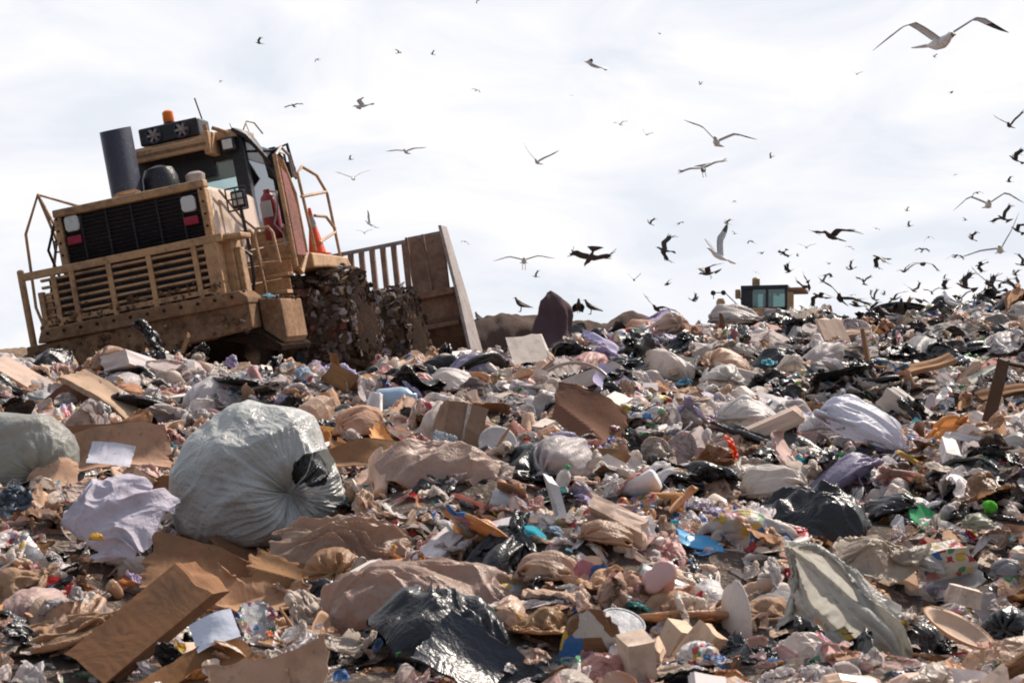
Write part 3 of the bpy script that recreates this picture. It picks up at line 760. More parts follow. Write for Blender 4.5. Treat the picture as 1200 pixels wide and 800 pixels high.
for x in (-.98, -.55, .2, 1.1):
    for y in (-.86, .86): m.span((x-.06, y-.06, 2.15), (x+.06, y+.06, 3.06))
m.span((-1.04, -.9, 2.152), (-.5, .9, 3.048)).span((-1.02, -.92, 2.14), (1.16, -.88, 2.2)).span((-1.02, .88, 2.14), (1.16, .92, 2.2)); m.build('cab_pillar', BLK, cb)
MB().span((-.5, -.87, 2.15), (1.1, -.85, 3.05)).build('window', FG, cb)
MB().span((-.05, -.6, 2.1), (.3, -.3, 2.9)).build('driver_seat', RUS, cb, bevel=.1)
MB().lathe([(.17, 3.25), (.19, 3.4), (.19, 3.68), (.12, 3.75)], 18, (-.45, 0, 0)).build('air_intake', FY, C2, smooth=True)
MB().box((-1.25, -.5, 2.9), (.25, .2, .45)).build('work_lamp', FY, C2, bevel=.05)
MB().span((1.1, -.9, 1.9), (1.45, -.7, 2.9)).build('fender', FY, C2, bevel=.05); MB().span((1.2, -.9, 2.95), (2.0, .6, 3.12)).build('visor', RUS, C2, bevel=.05)
MB().lathe([(.12, 1.8), (.14, 2.1), (.22, 2.2), (.22, 2.55), (.15, 2.7)], 18, (-2.1, -.4, 0)).build('exhaust_stack', FY, C2, smooth=True)
MB().tube([(-2.45, -.4, 2.7), (-2.45, -.4, 3.0), (-1.9, -.4, 3.0), (-1.3, -.3, 2.4)], .025, 6).build('mirror_arm', BLK, C2)
for dx in (-.3, .2): MB().lathe([(.12, 0), (.12, .1)], 14, (-2.15+dx, -.45, 2.98), Matrix.Rotation(Rd(90), 3, 'X')).build('mirror', BLK, C2)
for s in (-1, 1):
    for y in (-1.5, 3.2):
        MB().lathe([(.8, -.5), (.95, -.45), (.95, .45), (.8, .5)], 30, (s*1.4, y, .8), Matrix.Rotation(Rd(90), 3, 'Y')).build('wheel', MUD, C2)

# ------------------------------------------------------------------ shapes of rubbish
PROTO = {}      # family -> list of (V, F, Vlow, Flow)
def add_sheet(fam, S, th=0):
    for X in S:
        N = X.shape[0]; lo = X[::3, ::3]
        if th: V, F = solidify(X[::2, ::2], th)
        else:
            q = len(PROTO.get(fam, [])); Y = wrinkle(X, .05 if fam == 'paper' else .075, 6.5, q+1)
            V, F = Y.reshape(-1, 3), grid_faces(*Y.shape[:2])
        PROTO.setdefault(fam, []).append((V, F, lo.reshape(-1, 3), grid_faces(lo.shape[0], lo.shape[1]), wrinkle(X, .05, 5, len(PROTO.get(fam, [])), up=False).reshape(-1, 3), grid_faces(N, N)))
def add_bag(fam, S):
    for X in S:
        NV, U = X.shape[:2]; lo = X[::4, ::4]
        q = len(PROTO.get(fam, [])); Y = wrinkle(pleats(X, .026, 22, q, reach=.4), .03, 6, q, True)
        PROTO.setdefault(fam, []).append((Y.reshape(-1, 3), tube_faces(*Y.shape[:2]), lo.reshape(-1, 3), tube_faces(lo.shape[0], lo.shape[1])))
add_sheet('paper', sheet_sim(14, 25, 1, steps=55))
add_sheet('film', sheet_sim(14, 25, 2, steps=60, crumple=(.82, .5), flat=(.5, .2), bend=.02))
add_sheet('stiff', sheet_sim(12, 25, 3, steps=50, crumple=(.99, .85), bumps=3, bump_h=.2, bend=.6, flat=(.3, .1)), th=.012)
add_bag('bag', bag_sim(8, 56, 33, 4, steps=60))
add_bag('limp', bag_sim(8, 56, 33, 9, steps=60, fill=(.45, .8), press=(.0, .0005), sag=.0022, flatz=(.3, .7)))
HB = bag_sim(6, 72, 41, 23, steps=80, fill=(.8, 1.0), press=(.0010, .0018), tail=4, taut=1.06, sag=.0010, iters=9)
HB = [wrinkle(pleats(upsample(b, True), .03, 17, i+3, reach=.26), .045, 6, i, True, up=False) for i, b in enumerate(HB)]
HS = sheet_sim(6, 46, 8, steps=85, crumple=(.97, .8), bumps=3, bump_h=.42, bend=.10, flat=(.6, .5), iters=12)
HC = sheet_sim(6, 46, 14, steps=85, crumple=(.75, .5), bumps=4, bump_h=.3, bend=.03, flat=(.6, .3), iters=12)
HS = [wrinkle(h, .018, 10, i+2) for i, h in enumerate(HS)]; HC = [wrinkle(h, .022, 9, i+9) for i, h in enumerate(HC)]

def slump(seed, f=3., n=120, asp=.62, h=.20, e=.10):
    """big soft sheet fallen over lumpy rubbish: rounded lumps, sagging hollows, long drag folds, ragged outline"""
    u = np.linspace(-.5, .5, n); A, B = np.meshgrid(u, u, indexing='ij')
    rr_ = np.maximum(np.abs(A), np.abs(B))*2; ed = np.clip(rr_-.55, 0, 1)/.45
    R_ = np.hypot(A, B)+1e-6; k = rr_/2/R_*.0+1-(ed**2)*(R_-.5).clip(0)*.9
    X = A*k+e*ed**2*(vnoise(A*4+seed, B*4, 1, 1)+.25*vnoise(A*11, B*11+seed, 1, 4)); Y = B*k+e*ed**2*(vnoise(A*4, B*4+seed, 1, 2)+.25*vnoise(A*11+seed, B*11, 1, 5))
    q1 = vnoise(A*2+seed, B*2, 1, 3)*.5; a_ = seed*2.1; p1 = A*math.cos(a_)+B*math.sin(a_)+q1*.5; p2 = -A*math.sin(a_)+B*math.cos(a_)+q1*.5
    Z = h*.75*(.28*vnoise(A*f+seed, B*f, 1, 6)+.9*np.exp(-((A*2.1)**2+(B*2.3)**2)))
    w_ = vnoise(A*3+seed*2, B*3, 1, 9)*.35; Z += .055*(1-2*np.abs(vnoise((p1+w_)*5.5, (p2+w_)*1.8+seed, 1, 7)))+.016*(1-2*np.abs(vnoise((p1-w_)*3.5+seed, (p2+w_)*9, 1, 8)))+.007*(1-2*np.abs(vnoise((p1+w_)*21, (p2-w_)*6, 1, 2)))
    Z -= .10*ed**1.5
    return np.stack([X, Y*asp, Z], -1)
def knot_sack(seed, a=(.52, .46, .42), knot=(.50, -.85, -.12), n=110, m=170):
    """full film sack seen as a round body whose film gathers at one knot"""
    kz = Vector(knot).normalized(); kx = kz.orthogonal().normalized(); ky = kz.cross(kx)
    ph = np.linspace(.006, math.pi-.006, n)[:, None]; th = np.linspace(0, 2*math.pi, m, endpoint=False)[None]
    D = (np.cos(ph)*np.ones_like(th))[..., None]*np.array(kz)+(np.sin(ph)*np.cos(th))[..., None]*np.array(kx)+(np.sin(ph)*np.sin(th))[..., None]*np.array(ky)
    a = np.array(a); r0 = (np.abs(D/a)**2.7).sum(-1)**(-1/2.7)
    c, s_ = np.cos(th)+0*ph, np.sin(th)+0*ph
    wob = .25*vnoise(c*1.3+seed, s_*1.3+ph*1.2, 1, 1)
    f1 = .7-1.4*np.abs(vnoise((c+wob)*4.2+seed, (s_-wob)*4.2+ph*.25, 1, 2)); f2 = 1-2*np.abs(vnoise((c+wob)*8.5, (s_-wob)*8.5+seed+ph*.4, 1, 3)); f3 = 1-2*np.abs(vnoise((c-wob)*17, (s_+wob)*17+ph*.8, 1, 5))
    g = np.exp(-(ph/.80)**2)*np.clip(ph/.12, 0, 1)
    g2 = np.exp(-(ph/1.0)**2)*np.clip(ph/.08, 0, 1)
    r = r0*(1-.22*np.exp(-(ph/.30)**2)+.05*g*(f1-.3)+.030*g*(f2-.3)+.014*g2*(f3-.3))
    P = D*r[..., None]
    big = 1-2*np.abs(vnoise(P[..., 0]*2.6+seed, P[..., 2]*3.4-P[..., 0]*1.5, 1, 8)); sm = 1-2*np.abs(vnoise(P[..., 0]*6+P[..., 2]*5, P[..., 1]*6+seed, 1, 4))
    lo = vnoise(P[..., 0]*3.1+seed, P[..., 2]*3.1+P[..., 1]*2, 1, 6); fn = 1-2*np.abs(vnoise(P[..., 0]*13-P[..., 2]*6, P[..., 2]*11+P[..., 1]*8+seed, 1, 3))
    P = P*(1+.10*lo[..., None]+.06*(big-.4)[..., None]*np.clip((ph-.4)/.5, 0, 1)[..., None]+.022*(sm-.4)[..., None]+.010*(fn-.4)[..., None])
    P[..., 2] = np.where(P[..., 2] < -.30, -.30+(P[..., 2]+.30)*.5, P[..., 2])
    return P
def board(w, h, seed, n=31, bend=.05, crease=.06, tear=.04, th=.006):
    u = np.linspace(-.5, .5, n); A, B = np.meshgrid(u, u, indexing='ij')
    X = A*w; Y = B*h; r = np.random.default_rng(seed)
    edge = np.clip((np.maximum(np.abs(A), np.abs(B))-.36)/.14, 0, 1)**2
    X = X+edge*tear*w*(.9*vnoise(A*5+seed, B*5, 1, 1)+.5*vnoise(A*16+seed, B*16, 1, 4)); Y = Y+edge*tear*h*(1.2*vnoise(A*5+seed, B*5, 1, 2)+.7*vnoise(A*16+seed, B*16, 1, 5))
    t = r.uniform(0, math.pi); l = A*math.cos(t)+B*math.sin(t)
    Z = bend*w*(A*A*4*r.choice([-1, 1])+B*B*2)+.05*w*vnoise(A*2+seed, B*1.2, 1, 6)+crease*w*np.abs(l-r.uniform(-.2, .2))*r.choice([-1, 1])*2+.02*w*vnoise(A*3+seed, B*3, 1, 3)
    return solidify(np.stack([X, Y, Z], -1), th)
def lathe_np(prof, n=20, dent=.0, seed=0):
    prof = np.array(prof); th = np.arange(n)*2*math.pi/n
    V = np.stack([prof[:, :1]*np.cos(th), prof[:, :1]*np.sin(th), prof[:, 1:]+0*th], -1)
    d = 1-dent*np.clip(vnoise(th[None, :]*1.5+seed, prof[:, 1:]*4, .7, seed % 7)+.2, 0, 1); V[..., :2] *= d[..., None]
    F = tube_faces(len(prof), n); V = V.reshape(-1, 3)
    k = len(V); V = np.concatenate([V, [[0, 0, prof[0, 1]], [0, 0, prof[-1, 1]]]])
    i = np.arange(n); c0 = np.stack([i, (i+1) % n, np.full(n, k), np.full(n, k)], 1)[:, [1, 0, 2]]
    b = (len(prof)-1)*n; c1 = np.stack([b+i, b+(i+1) % n, np.full(n, k+1)], 1)
    return V, [tuple(f) for f in F]+[tuple(f) for f in c0]+[tuple(f) for f in c1]
def box_np(w, d, h, seed, n=5, dent=.08, open_=False):
    r = np.random.default_rng(seed); V = []; F = []
    u = np.linspace(-.5, .5, n); A, B = np.meshgrid(u, u, indexing='ij')
    for ax in range(3):
        for s in (-.5, .5):
            if open_ and ax == 2 and s > 0: continue
            P = np.zeros((n, n, 3)); P[..., ax] = s; P[..., (ax+1) % 3] = A; P[..., (ax+2) % 3] = B
            f = grid_faces(n, n)+len(V)*n*n
            if s < 0: f = f[:, ::-1]
            V.append(P); F.append(f)
    V = np.concatenate([v.reshape(-1, 3) for v in V]); F = np.concatenate(F)
    off = np.stack([vnoise(V[:, 1]*3+seed*5+V[:, 0]*2, V[:, 2]*3+k*9, 1, k) for k in range(3)], -1)
    sk = r.uniform(-.18, .18, 3)
    V = V+off*dent; V[:, 0] += V[:, 2]*sk[0]; V[:, 1] += V[:, 0]*sk[1]
    V = V*np.array([w, d, h]); V[:, 2] += h/2
    return V, F
for X_ in [wrinkle(h, .035, 8, i+21, up=False) for i, h in enumerate(HS+HC)]:
    lo_ = X_[::8, ::8]; PROTO.setdefault('drape', []).append((X_[::2, ::2].reshape(-1, 3), grid_faces(*X_[::2, ::2].shape[:2]), lo_.reshape(-1, 3), grid_faces(*lo_.shape[:2])))
def add_misc(fam, V, F):
    PROTO.setdefault(fam, []).append((np.asarray(V), F, None, None))
for s in range(4):
    add_misc('cup', *lathe_np([(.22, -.5), (.235, -.48), (.25, -.2), (.30, .25), (.335, .48), (.35, .5), (.33, .48), (.22, -.46)], 20, .35, s))
    add_misc('bottle', *lathe_np([(.10, -.5), (.145, -.48), (.15, -.44), (.145, -.2), (.135, -.15), (.15, -.1), (.15, .15), (.13, .24), (.06, .36), (.05, .38), (.05, .44)], 20, .3, s+5))
    add_misc('jug', *lathe_np([(.22, -.5), (.26, -.47), (.27, -.4), (.27, .1), (.22, .25), (.10, .36), (.08, .38), (.08, .46)], 20, .3, s+9))
    add_misc('can', *lathe_np([(.27, -.42), (.3, -.4), (.3, -.15), (.29, -.13), (.3, -.11), (.3, .4), (.27, .42)], 22, .2, s+2))
    add_misc('carton', *box_np(.8, .5, .42, s, dent=.10))
    add_misc('foam', *box_np(.9, .55, .22, s+20, dent=.06))
    add_misc('plank', *box_np(1.2, .14, .05, s+40, dent=.02))
    add_misc('tray', *lathe_np([(.05, -.02), (.30, -.02), (.42, .05), (.5, .06), (.5, .075), (.42, .065), (.30, 0), (.05, 0)], 24, .18, s+3))
    add_misc('lump', *lathe_np([(.08, -.3), (.25, -.24), (.36, -.05), (.34, .12), (.2, .27), (.06, .31)], 16, .5, s+30))
CAP = lathe_np([(.058, .37), (.06, .38), (.06, .46), (.05, .47)], 14)

_mc = {}
def proto_mesh(fam, i, mat):
    i %= len(PROTO[fam]); k = (fam, i, mat)
    if k not in _mc:
        V, F = PROTO[fam][i][:2]
        sm = fam not in ('carton', 'foam', 'plank', 'stiff')
        _mc[k] = np_mesh(f'{fam}', V, F, [LM[mat]['obj']], smooth=sm)
    return _mc[k]

COLS = {
 'white': [(.64, .58, .57), (.70, .65, .64), (.56, .50, .49), (.64, .57, .52)], 'off white': [(.62, .53, .46), (.58, .50, .44)],
 'tan': [(.52, .32, .20), (.46, .285, .185), (.56, .37, .25), (.54, .355, .265)], 'beige': [(.60, .43, .32), (.62, .46, .37)],
 'brown': [(.28, .15, .075), (.22, .115, .06), (.33, .185, .10)], 'dark brown': [(.11, .058, .035), (.085, .05, .035)],
 'grey': [(.36, .345, .34), (.28, .265, .265), (.42, .40, .39)], 'black': [(.012, .012, .014), (.02, .018, .02)],
 'orange brown': [(.55, .23, .07), (.60, .30, .12)], 'pink': [(.58, .34, .31), (.60, .42, .38)], 'blue': [(.03, .15, .42), (.10, .22, .42)],
 'pale blue': [(.34, .44, .55)], 'cyan': [(.06, .38, .50)], 'green': [(.06, .26, .09), (.12, .33, .10)], 'red': [(.42, .035, .03)], 'orange': [(.68, .13, .02)],
 'yellow': [(.58, .40, .07)], 'lavender': [(.42, .38, .52)], 'teal': [(.08, .30, .28)], 'purple brown': [(.085, .055, .062)]}
def col(c, i=0, j=0.):
    if not isinstance(c, str): return c
    b = np.array(COLS[c][i % len(COLS[c])])*(1.08 if c not in ('black', 'dark brown') else 1); return tuple(np.clip(b*(1+j), 0, .82))

# ------------------------------------------------------------------ the rubbish that stands out
HEROES = []     # (px, py, radius m, x, y, phrase)
def axes_rot(a, b):
    a = Vector(a).normalized(); b = Vector(b); b = (b-a*b.dot(a)).normalized(); c = a.cross(b)
    return Matrix((a, b, c)).transposed().to_euler()
def put(me, name, label, cat, px, py, hpx, wpx, color, rot=(0, 0, 0), unit=1.0, lift=0., phrase=None, group=None, sc=(1, 1, 1), off=0., excl=.45):
    """stand a thing of image width wpx on the slope where the photo shows its foot"""
    x, y, z, d = ground_hit(px, py+hpx*.36)
    s = wpx/FPX*d/unit
    if excl > .3 and hpx >= 20: lift += .09
    z = max(z, float(base_h(x, y))-.03)
    o = link(name, me, None, (x, y+off, z+lift*s*unit), rot, (s*sc[0], s*sc[1], s*sc[2]), color)
    tag(o, label, cat, group)
    HEROES.append((px, py, s*unit*excl, x, y, phrase, wpx, hpx))
    return o
def bagmesh(X, mat): return np_mesh('bag', X.reshape(-1, 3), tube_faces(X.shape[0], X.shape[1]), [LM[mat]['obj']])
def sheetmesh(X, mat, th=0):
    if th: V, F = solidify(X, th)
    else: V, F = X.reshape(-1, 3), grid_faces(*X.shape[:2])
    return np_mesh('sheet', V, F, [LM[mat]['obj']])
def boardmesh(*a, **k):
    V, F = board(*a, **k); return np_mesh('board', V, F, [LM['card']['obj']], smooth=False)
def meshof(fam, i, mat): return proto_mesh(fam, i, mat)
R3 = lambda a, b, c: (Rd(a), Rd(b), Rd(c))

# big pale grey sack with a tear; its knot faces the viewer
GS = litter_mat('pale grey sack film', (.44, .445, .43), rough=.38, spec=.5, translucent=.16, bump=.38, bscale=11, dirt=.12)
x, y, z, d = ground_hit(300, 622)
sk = empty('garbage_sack', (x, y+.1, z-.02), (0, 0, 0)); tag(sk, 'big bulging pale grey sack with a black tear beside its knot', 'garbage bag')
KS = knot_sack(3, a=(.52, .46, .48), knot=(.62, -.76, -.12), n=190, m=300); Vb = KS.reshape(-1, 3); Vw = Vb*.83+np.array([(304-600)/FPX*7.5, 7.5, -.035])
Fb = tube_faces(*KS.shape[:2]); cen = Vw[Fb].mean(1); fx, fy, _ = project(cen)
nrm = np.cross(Vw[Fb[:, 1]]-Vw[Fb[:, 0]], Vw[Fb[:, 3]]-Vw[Fb[:, 0]])
if (nrm*(cen-Vw.mean(0))).sum() < 0: nrm = -nrm
a_ = (fx-374)*.78-(fy-544)*.62; b_ = (fx-374)*.62+(fy-544)*.78; b_ = b_*(1+.02*a_)
hole = ((np.abs(a_)/32)**1.5+(np.abs(b_)/19)**1.5 < 1+.35*vnoise(fx, fy, 9, 3)) & ((nrm*cen).sum(1) < 0)
link('sack_skin', np_mesh('sack', Vw-np.array(sk.location), Fb[~hole], [GS]), sk)
c_ = Vw.mean(0); Vi = c_+(Vw-c_)*np.array([.88, .88, .88])
link('inner_bag', np_mesh('inner', Vi-np.array(sk.location), Fb, [LM['black']['obj']]), sk, color=(.012, .012, .015))
HEROES.append((305, 560, .55, -1.33, 7.5, 'big grey sack', 200, 150))

put(bagmesh(knot_sack(8, knot=(.5, -.6, -.3)), 'film'), 'garbage_sack', 'dirty pale grey sack at the edge behind the torn kraft card', 'garbage bag', 12, 556, 90, 140, (.40, .40, .37), R3(0, 0, 10), sc=(1, 1, .9), lift=.08, phrase='dirty edge sack')
put(sheetmesh(HS[0], 'film'), 'plastic_sheet', 'pale grey plastic sheet draped low in front of the compactor', 'plastic sheet', 32, 478, 40, 140, (.42, .43, .44), R3(10, 0, 10), sc=(1, 1, .8), phrase='grey plastic sheet')
# foreground flat cardboard box
x, y, z, d = ground_hit(168, 770); k = d/FPX
V_, F_ = box_np(158*k, 68*k, 20*k, 3, n=9, dent=.03)
fb_ = link('cardboard_box', np_mesh('box', V_, F_, [LM['card']['obj']], smooth=False), None, (x+.02, y+.02, z+56*k), axes_rot((.62, .42, .60), (-.72, .35, .40)), (1, 1, 1), (.25, .125, .065))
tag(fb_, 'flat long brown cardboard box leaning in the dark foreground hollow', 'cardboard box'); HEROES.append((170, 715, .38, x, y, 'flat brown box', 170, 150))
def bput(w, h, seed, name, label, cat, px, py, hpx, a, b, color, th=.006, lift=.0, bend=.05, crease=.06, tear=.04, phrase=None, excl=.4):
    """a board whose long side runs along a and short side along b, sized in photo pixels at its own distance"""
    x, y, z, d = ground_hit(px, py+hpx*.36); k = d/FPX
    return_ = link(name, boardmesh(w*k, h*k, seed, bend=bend, crease=crease, tear=tear, th=th), None, (x, y, z+lift*k), axes_rot(a, b), (1, 1, 1), color)
    tag(return_, label, cat); HEROES.append((px, py, w*k*excl, x, y, phrase, w, hpx)); return return_
K_ = (.27, .145, .08)
bput(190, 75, 5, 'cardboard_sheet', 'bent brown cardboard flap arching under the big grey sack', 'cardboard', 265, 640, 60, (.86, .25, -.30), (.1, .7, .65), K_, lift=38, bend=.12, crease=.10, phrase='bent brown flap', excl=.3)
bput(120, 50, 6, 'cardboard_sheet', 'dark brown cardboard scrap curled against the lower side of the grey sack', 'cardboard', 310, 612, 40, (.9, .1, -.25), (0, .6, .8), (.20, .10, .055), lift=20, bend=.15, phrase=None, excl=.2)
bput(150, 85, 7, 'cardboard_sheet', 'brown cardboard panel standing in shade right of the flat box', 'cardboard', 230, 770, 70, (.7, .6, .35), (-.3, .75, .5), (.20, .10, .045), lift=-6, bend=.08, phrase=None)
bput(150, 60, 8, 'cardboard_sheet', 'pinkish tan cardboard sheet lying above the white paper pile', 'cardboard', 120, 560, 50, (.95, .2, .22), (-.1, .6, .6), (.38, .23, .155), lift=34, bend=.14, crease=.05, phrase='tan card trough')
bput(130, 50, 9, 'cardboard_sheet', 'curled brown cardboard rim holding the bright green bag', 'cardboard', 110, 530, 30, (.95, .3, .12), (0, -.5, .8), (.25, .13, .07), lift=38, bend=-.16, phrase=None)
put(meshof('bag', 2, 'film'), 'plastic_bag', 'small bright lime green bag in the curled brown cardboard', 'plastic bag', 137, 540, 18, 32, (.12, .68, .02), R3(0, 0, 20), lift=1.3, phrase='lime green bag', excl=.2)
bput(110, 42, 10, 'cardboard_sheet', 'thick pale brown cardboard flap tipped towards the viewer below the compactor', 'cardboard', 123, 488, 30, (.75, -.25, -.45), (.2, .8, .3), (.42, .29, .20), lift=22, bend=.02, crease=.02, th=.05, phrase='tipped pale flap')
bput(60, 50, 11, 'cardboard_sheet', 'dark red brown cardboard corner behind the tipped pale flap', 'cardboard', 85, 482, 40, (.6, .2, .7), (-.7, .5, .4), (.15, .06, .035), lift=14, phrase=None)
bput(100, 42, 12, 'cardboard_sheet', 'pale tan cardboard sheet lying flat below the compactor counterweight', 'cardboard', 125, 452, 16, (.97, .1, .12), (0, .8, .3), (.50, .37, .27), lift=6, bend=.03, phrase='pale flat card')
put(meshof('bag', 4, 'paper'), 'paper_bag', 'round orange tan paper bundle below the pale flat card', 'paper bag', 152, 470, 30, 38, (.60, .32, .19), R3(0, 0, 50), lift=.1, phrase='round orange bundle')
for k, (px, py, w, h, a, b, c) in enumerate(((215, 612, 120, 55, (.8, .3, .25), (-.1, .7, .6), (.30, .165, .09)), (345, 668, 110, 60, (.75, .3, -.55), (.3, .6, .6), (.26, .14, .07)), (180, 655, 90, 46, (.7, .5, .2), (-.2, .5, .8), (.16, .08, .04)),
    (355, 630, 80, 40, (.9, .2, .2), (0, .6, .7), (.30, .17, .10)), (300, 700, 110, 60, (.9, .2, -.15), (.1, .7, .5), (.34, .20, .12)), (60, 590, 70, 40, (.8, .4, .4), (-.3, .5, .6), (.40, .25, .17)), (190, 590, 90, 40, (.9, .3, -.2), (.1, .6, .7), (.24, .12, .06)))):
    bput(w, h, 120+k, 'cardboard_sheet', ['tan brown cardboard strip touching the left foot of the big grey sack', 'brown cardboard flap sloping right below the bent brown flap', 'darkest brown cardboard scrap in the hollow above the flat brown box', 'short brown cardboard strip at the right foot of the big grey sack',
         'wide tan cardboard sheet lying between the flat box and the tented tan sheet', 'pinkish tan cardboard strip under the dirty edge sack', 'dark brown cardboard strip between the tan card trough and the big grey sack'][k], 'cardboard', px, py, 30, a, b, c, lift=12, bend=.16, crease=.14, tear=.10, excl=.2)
# open boxes
def openbox(px, py, wpx, rot, label, color, phrase):
    x, y, z, d = ground_hit(px, py+8); k = wpx/FPX*d
    r = empty('cardboard_box', (x, y, z), rot); tag(r, label, 'cardboard box')
    V_, F_ = box_np(k, k*.7, k*.6, int(px), n=6, dent=.06, open_=True)
    link('box_body', np_mesh('box', V_, F_, [LM['card']['obj']], smooth=False), r, color=color)
    for s in (1, -1):
        fl = link('flap', boardmesh(k*.68, k*.3, int(px)+s, bend=.06, crease=.04, th=.006), r, (s*k*.62, 0, k*.66), R3(0, -s*20, 90), color=color)
    HEROES.append((px, py, k*.4, x, y, phrase, wpx, wpx*.8))
openbox(262, 466, 44, R3(15, -12, 30), 'open brown cardboard box with raised flaps behind the big grey sack', (.27, .13, .065), 'open brown box')
openbox(398, 474, 40, R3(-10, 25, -20), 'small brown cardboard box on its side above the orange kraft pile', (.27, .14, .06), 'small side box')
# paper pile left
put(sheetmesh(slump(21, 4., asp=.85, e=.16), 'paper'), 'paper_sheet', 'large crumpled lavender white paper sheet hanging over the dark hollow', 'paper', 130, 620, 90, 125, (.56, .52, .60), R3(48, 18, -30), lift=.38, phrase='lavender paper sheet', sc=(1, 1, 1.1))
bput(50, 34, 34, 'paper_sheet', 'flat white printed page on top of the lavender paper sheet', 'paper', 128, 590, 20, (.9, .1, -.1), (.1, .6, .75), (.60, .58, .64), th=.001, lift=46, bend=.08, crease=.05, tear=.02, excl=.1)
put(sheetmesh(HC[1], 'paper'), 'paper_sheet', 'crumpled pinkish white paper bundle left of the lavender paper sheet', 'paper', 92, 610, 60, 70, (.52, .40, .35), R3(50, 0, 50), lift=.55, phrase='pinkish paper bundle')
put(meshof('bag', 1, 'film'), 'plastic_bag', 'tiny yellow bag under the lavender paper sheet', 'plastic bag', 112, 660, 12, 18, (.62, .36, .03), R3(0, 0, 0), lift=2.4, phrase=None, excl=.2)
put(meshof('limp', 1, 'paper'), 'paper_bag', 'long tan paper bag slumped beside the flat brown box', 'paper bag', 80, 725, 80, 165, (.42, .265, .165), R3(8, -14, 12), sc=(1.05, .8, .9), lift=-.02, phrase='long tan bag')
put(meshof('film', 3, 'paper'), 'tissue', 'lilac tissue poking from the neck of the long tan bag', 'tissue', 155, 700, 28, 34, (.46, .36, .50), R3(30, 20, 40), lift=1.4, phrase=None, excl=.2)
put(meshof('limp', 3, 'paper'), 'paper_bag', 'tan paper bag at the edge above the long tan bag', 'paper bag', 18, 680, 60, 105, (.40, .26, .17), R3(10, -30, 30), sc=(1, .9, .8), lift=.10, phrase='tan edge bag')
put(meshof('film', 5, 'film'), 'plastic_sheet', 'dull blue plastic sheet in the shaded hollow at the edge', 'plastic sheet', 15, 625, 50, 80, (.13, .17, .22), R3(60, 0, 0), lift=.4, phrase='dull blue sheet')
put(meshof('stiff', 2, 'print'), 'magazine', 'glossy colourful magazine in the foreground beside the white crumpled bag', 'magazine', 300, 742, 40, 62, (.58, .56, .56), R3(55, -10, 30), lift=.35, phrase='colourful magazine')
pg = bput(52, 44, 31, 'paper_sheet', 'white typed page lying left of the colourful magazine', 'paper', 250, 772, 30, (.8, .2, .30), (-.4, .6, .6), (.55, .58, .66), th=.001, lift=34, bend=.04, crease=.03, tear=.0, phrase='white typed page')
bput(150, 70, 32, 'kraft_sheet', 'smooth tan kraft sheet across the bottom foreground', 'kraft paper', 320, 790, 50, (.95, -.1, .25), (-.1, .6, .75), (.43, .27, .185), th=.002, lift=12, bend=.10, crease=.05, phrase='bottom kraft sheet')
put(sheetmesh(HC[2], 'film'), 'plastic_bag', 'crumpled off-white plastic bag left of the large black bag', 'plastic bag', 408, 768, 50, 125, (.50, .43, .37), R3(18, 0, 40), lift=.1, phrase='off-white crumpled bag', sc=(1, 1, 1.3))
put(sheetmesh(slump(40, 5., h=.42, asp=.85, e=.06), 'black'), 'garbage_bag', 'large shiny black bag in the centre foreground', 'garbage bag', 515, 730, 110, 150, (.012, .012, .016), R3(10, 6, 20), unit=.92, phrase='large black bag')
bput(170, 85, 33, 'plastic_board', 'flat black plastic panel leaning on the large black bag', 'plastic panel', 575, 785, 60, (.75, -.1, -.50), (.35, .6, .7), (.018, .02, .028), lift=30, bend=.06, crease=.03, th=.008, phrase='black plastic panel').data.materials[0] = LM['black']['obj']
# tan tents
put(sheetmesh(slump(2, 3.), 'film'), 'plastic_sheet', 'large smooth pinkish tan plastic sheet tented above the large black bag', 'plastic sheet', 480, 690, 110, 230, (.44, .30, .24), R3(30, 0, -6), lift=.0, phrase='tented tan sheet', sc=(1, 1, .95))
put(sheetmesh(slump(5, 3.5), 'film'), 'plastic_sheet', 'pinkish brown plastic sheet tented behind the large tented tan sheet', 'plastic sheet', 410, 625, 70, 170, (.42, .29, .22), R3(28, 0, 20), lift=.0, phrase='back tented sheet')
put(meshof('bag', 6, 'film'), 'plastic_bag', 'tan bag of food scraps left of the tented tan sheet', 'plastic bag', 392, 655, 55, 75, (.40, .23, .12), R3(0, 0, 100), lift=0, phrase='tan food bag')
put(sheetmesh(slump(9, 4.), 'film'), 'plastic_sheet', 'pinkish tan plastic sheet with white edge right of the kraft stack', 'plastic sheet', 520, 590, 60, 150, (.50, .36, .30), R3(26, 0, 10), lift=.0, phrase='white edged sheet')
for k, (px, py, w, c, a) in enumerate(((440, 560, 110, 'brown', 5), (452, 545, 130, 'orange brown', -12), (425, 530, 90, 'tan', 15), (480, 550, 120, 'orange brown', -28), (430, 575, 100, 'brown', 0))):
    bput(w, 46, 50+k, 'kraft_sheet', ['flat brown kraft sheet at the middle of the kraft stack', 'orange kraft sheet bent across the kraft stack', 'tan kraft sheet topping the kraft stack', 'long orange tan kraft strip sloping from the kraft stack', 'lowest brown kraft sheet of the kraft stack'][k], 'kraft paper',
         px, py, 20, (.95, .1, math.sin(Rd(a))), (.1, .8, .5), col(c, k), th=.003, lift=8+3*k, bend=.12, crease=.08, phrase='kraft stack' if k == 1 else None, excl=.25)
put(meshof('bag', 5, 'paper'), 'paper_bag', 'puffed orange tan bag behind the kraft stack', 'paper bag', 420, 505, 40, 60, (.58, .36, .25), R3(0, 0, 30), phrase='puffed orange bag')
put(meshof('film', 7, 'paper'), 'newspaper', 'folded grey newspaper with blue edge behind the tented tan sheet', 'newspaper', 520, 585, 40, 44, (.40, .45, .50), R3(60, 20, 20), lift=.9, phrase='folded newspaper')
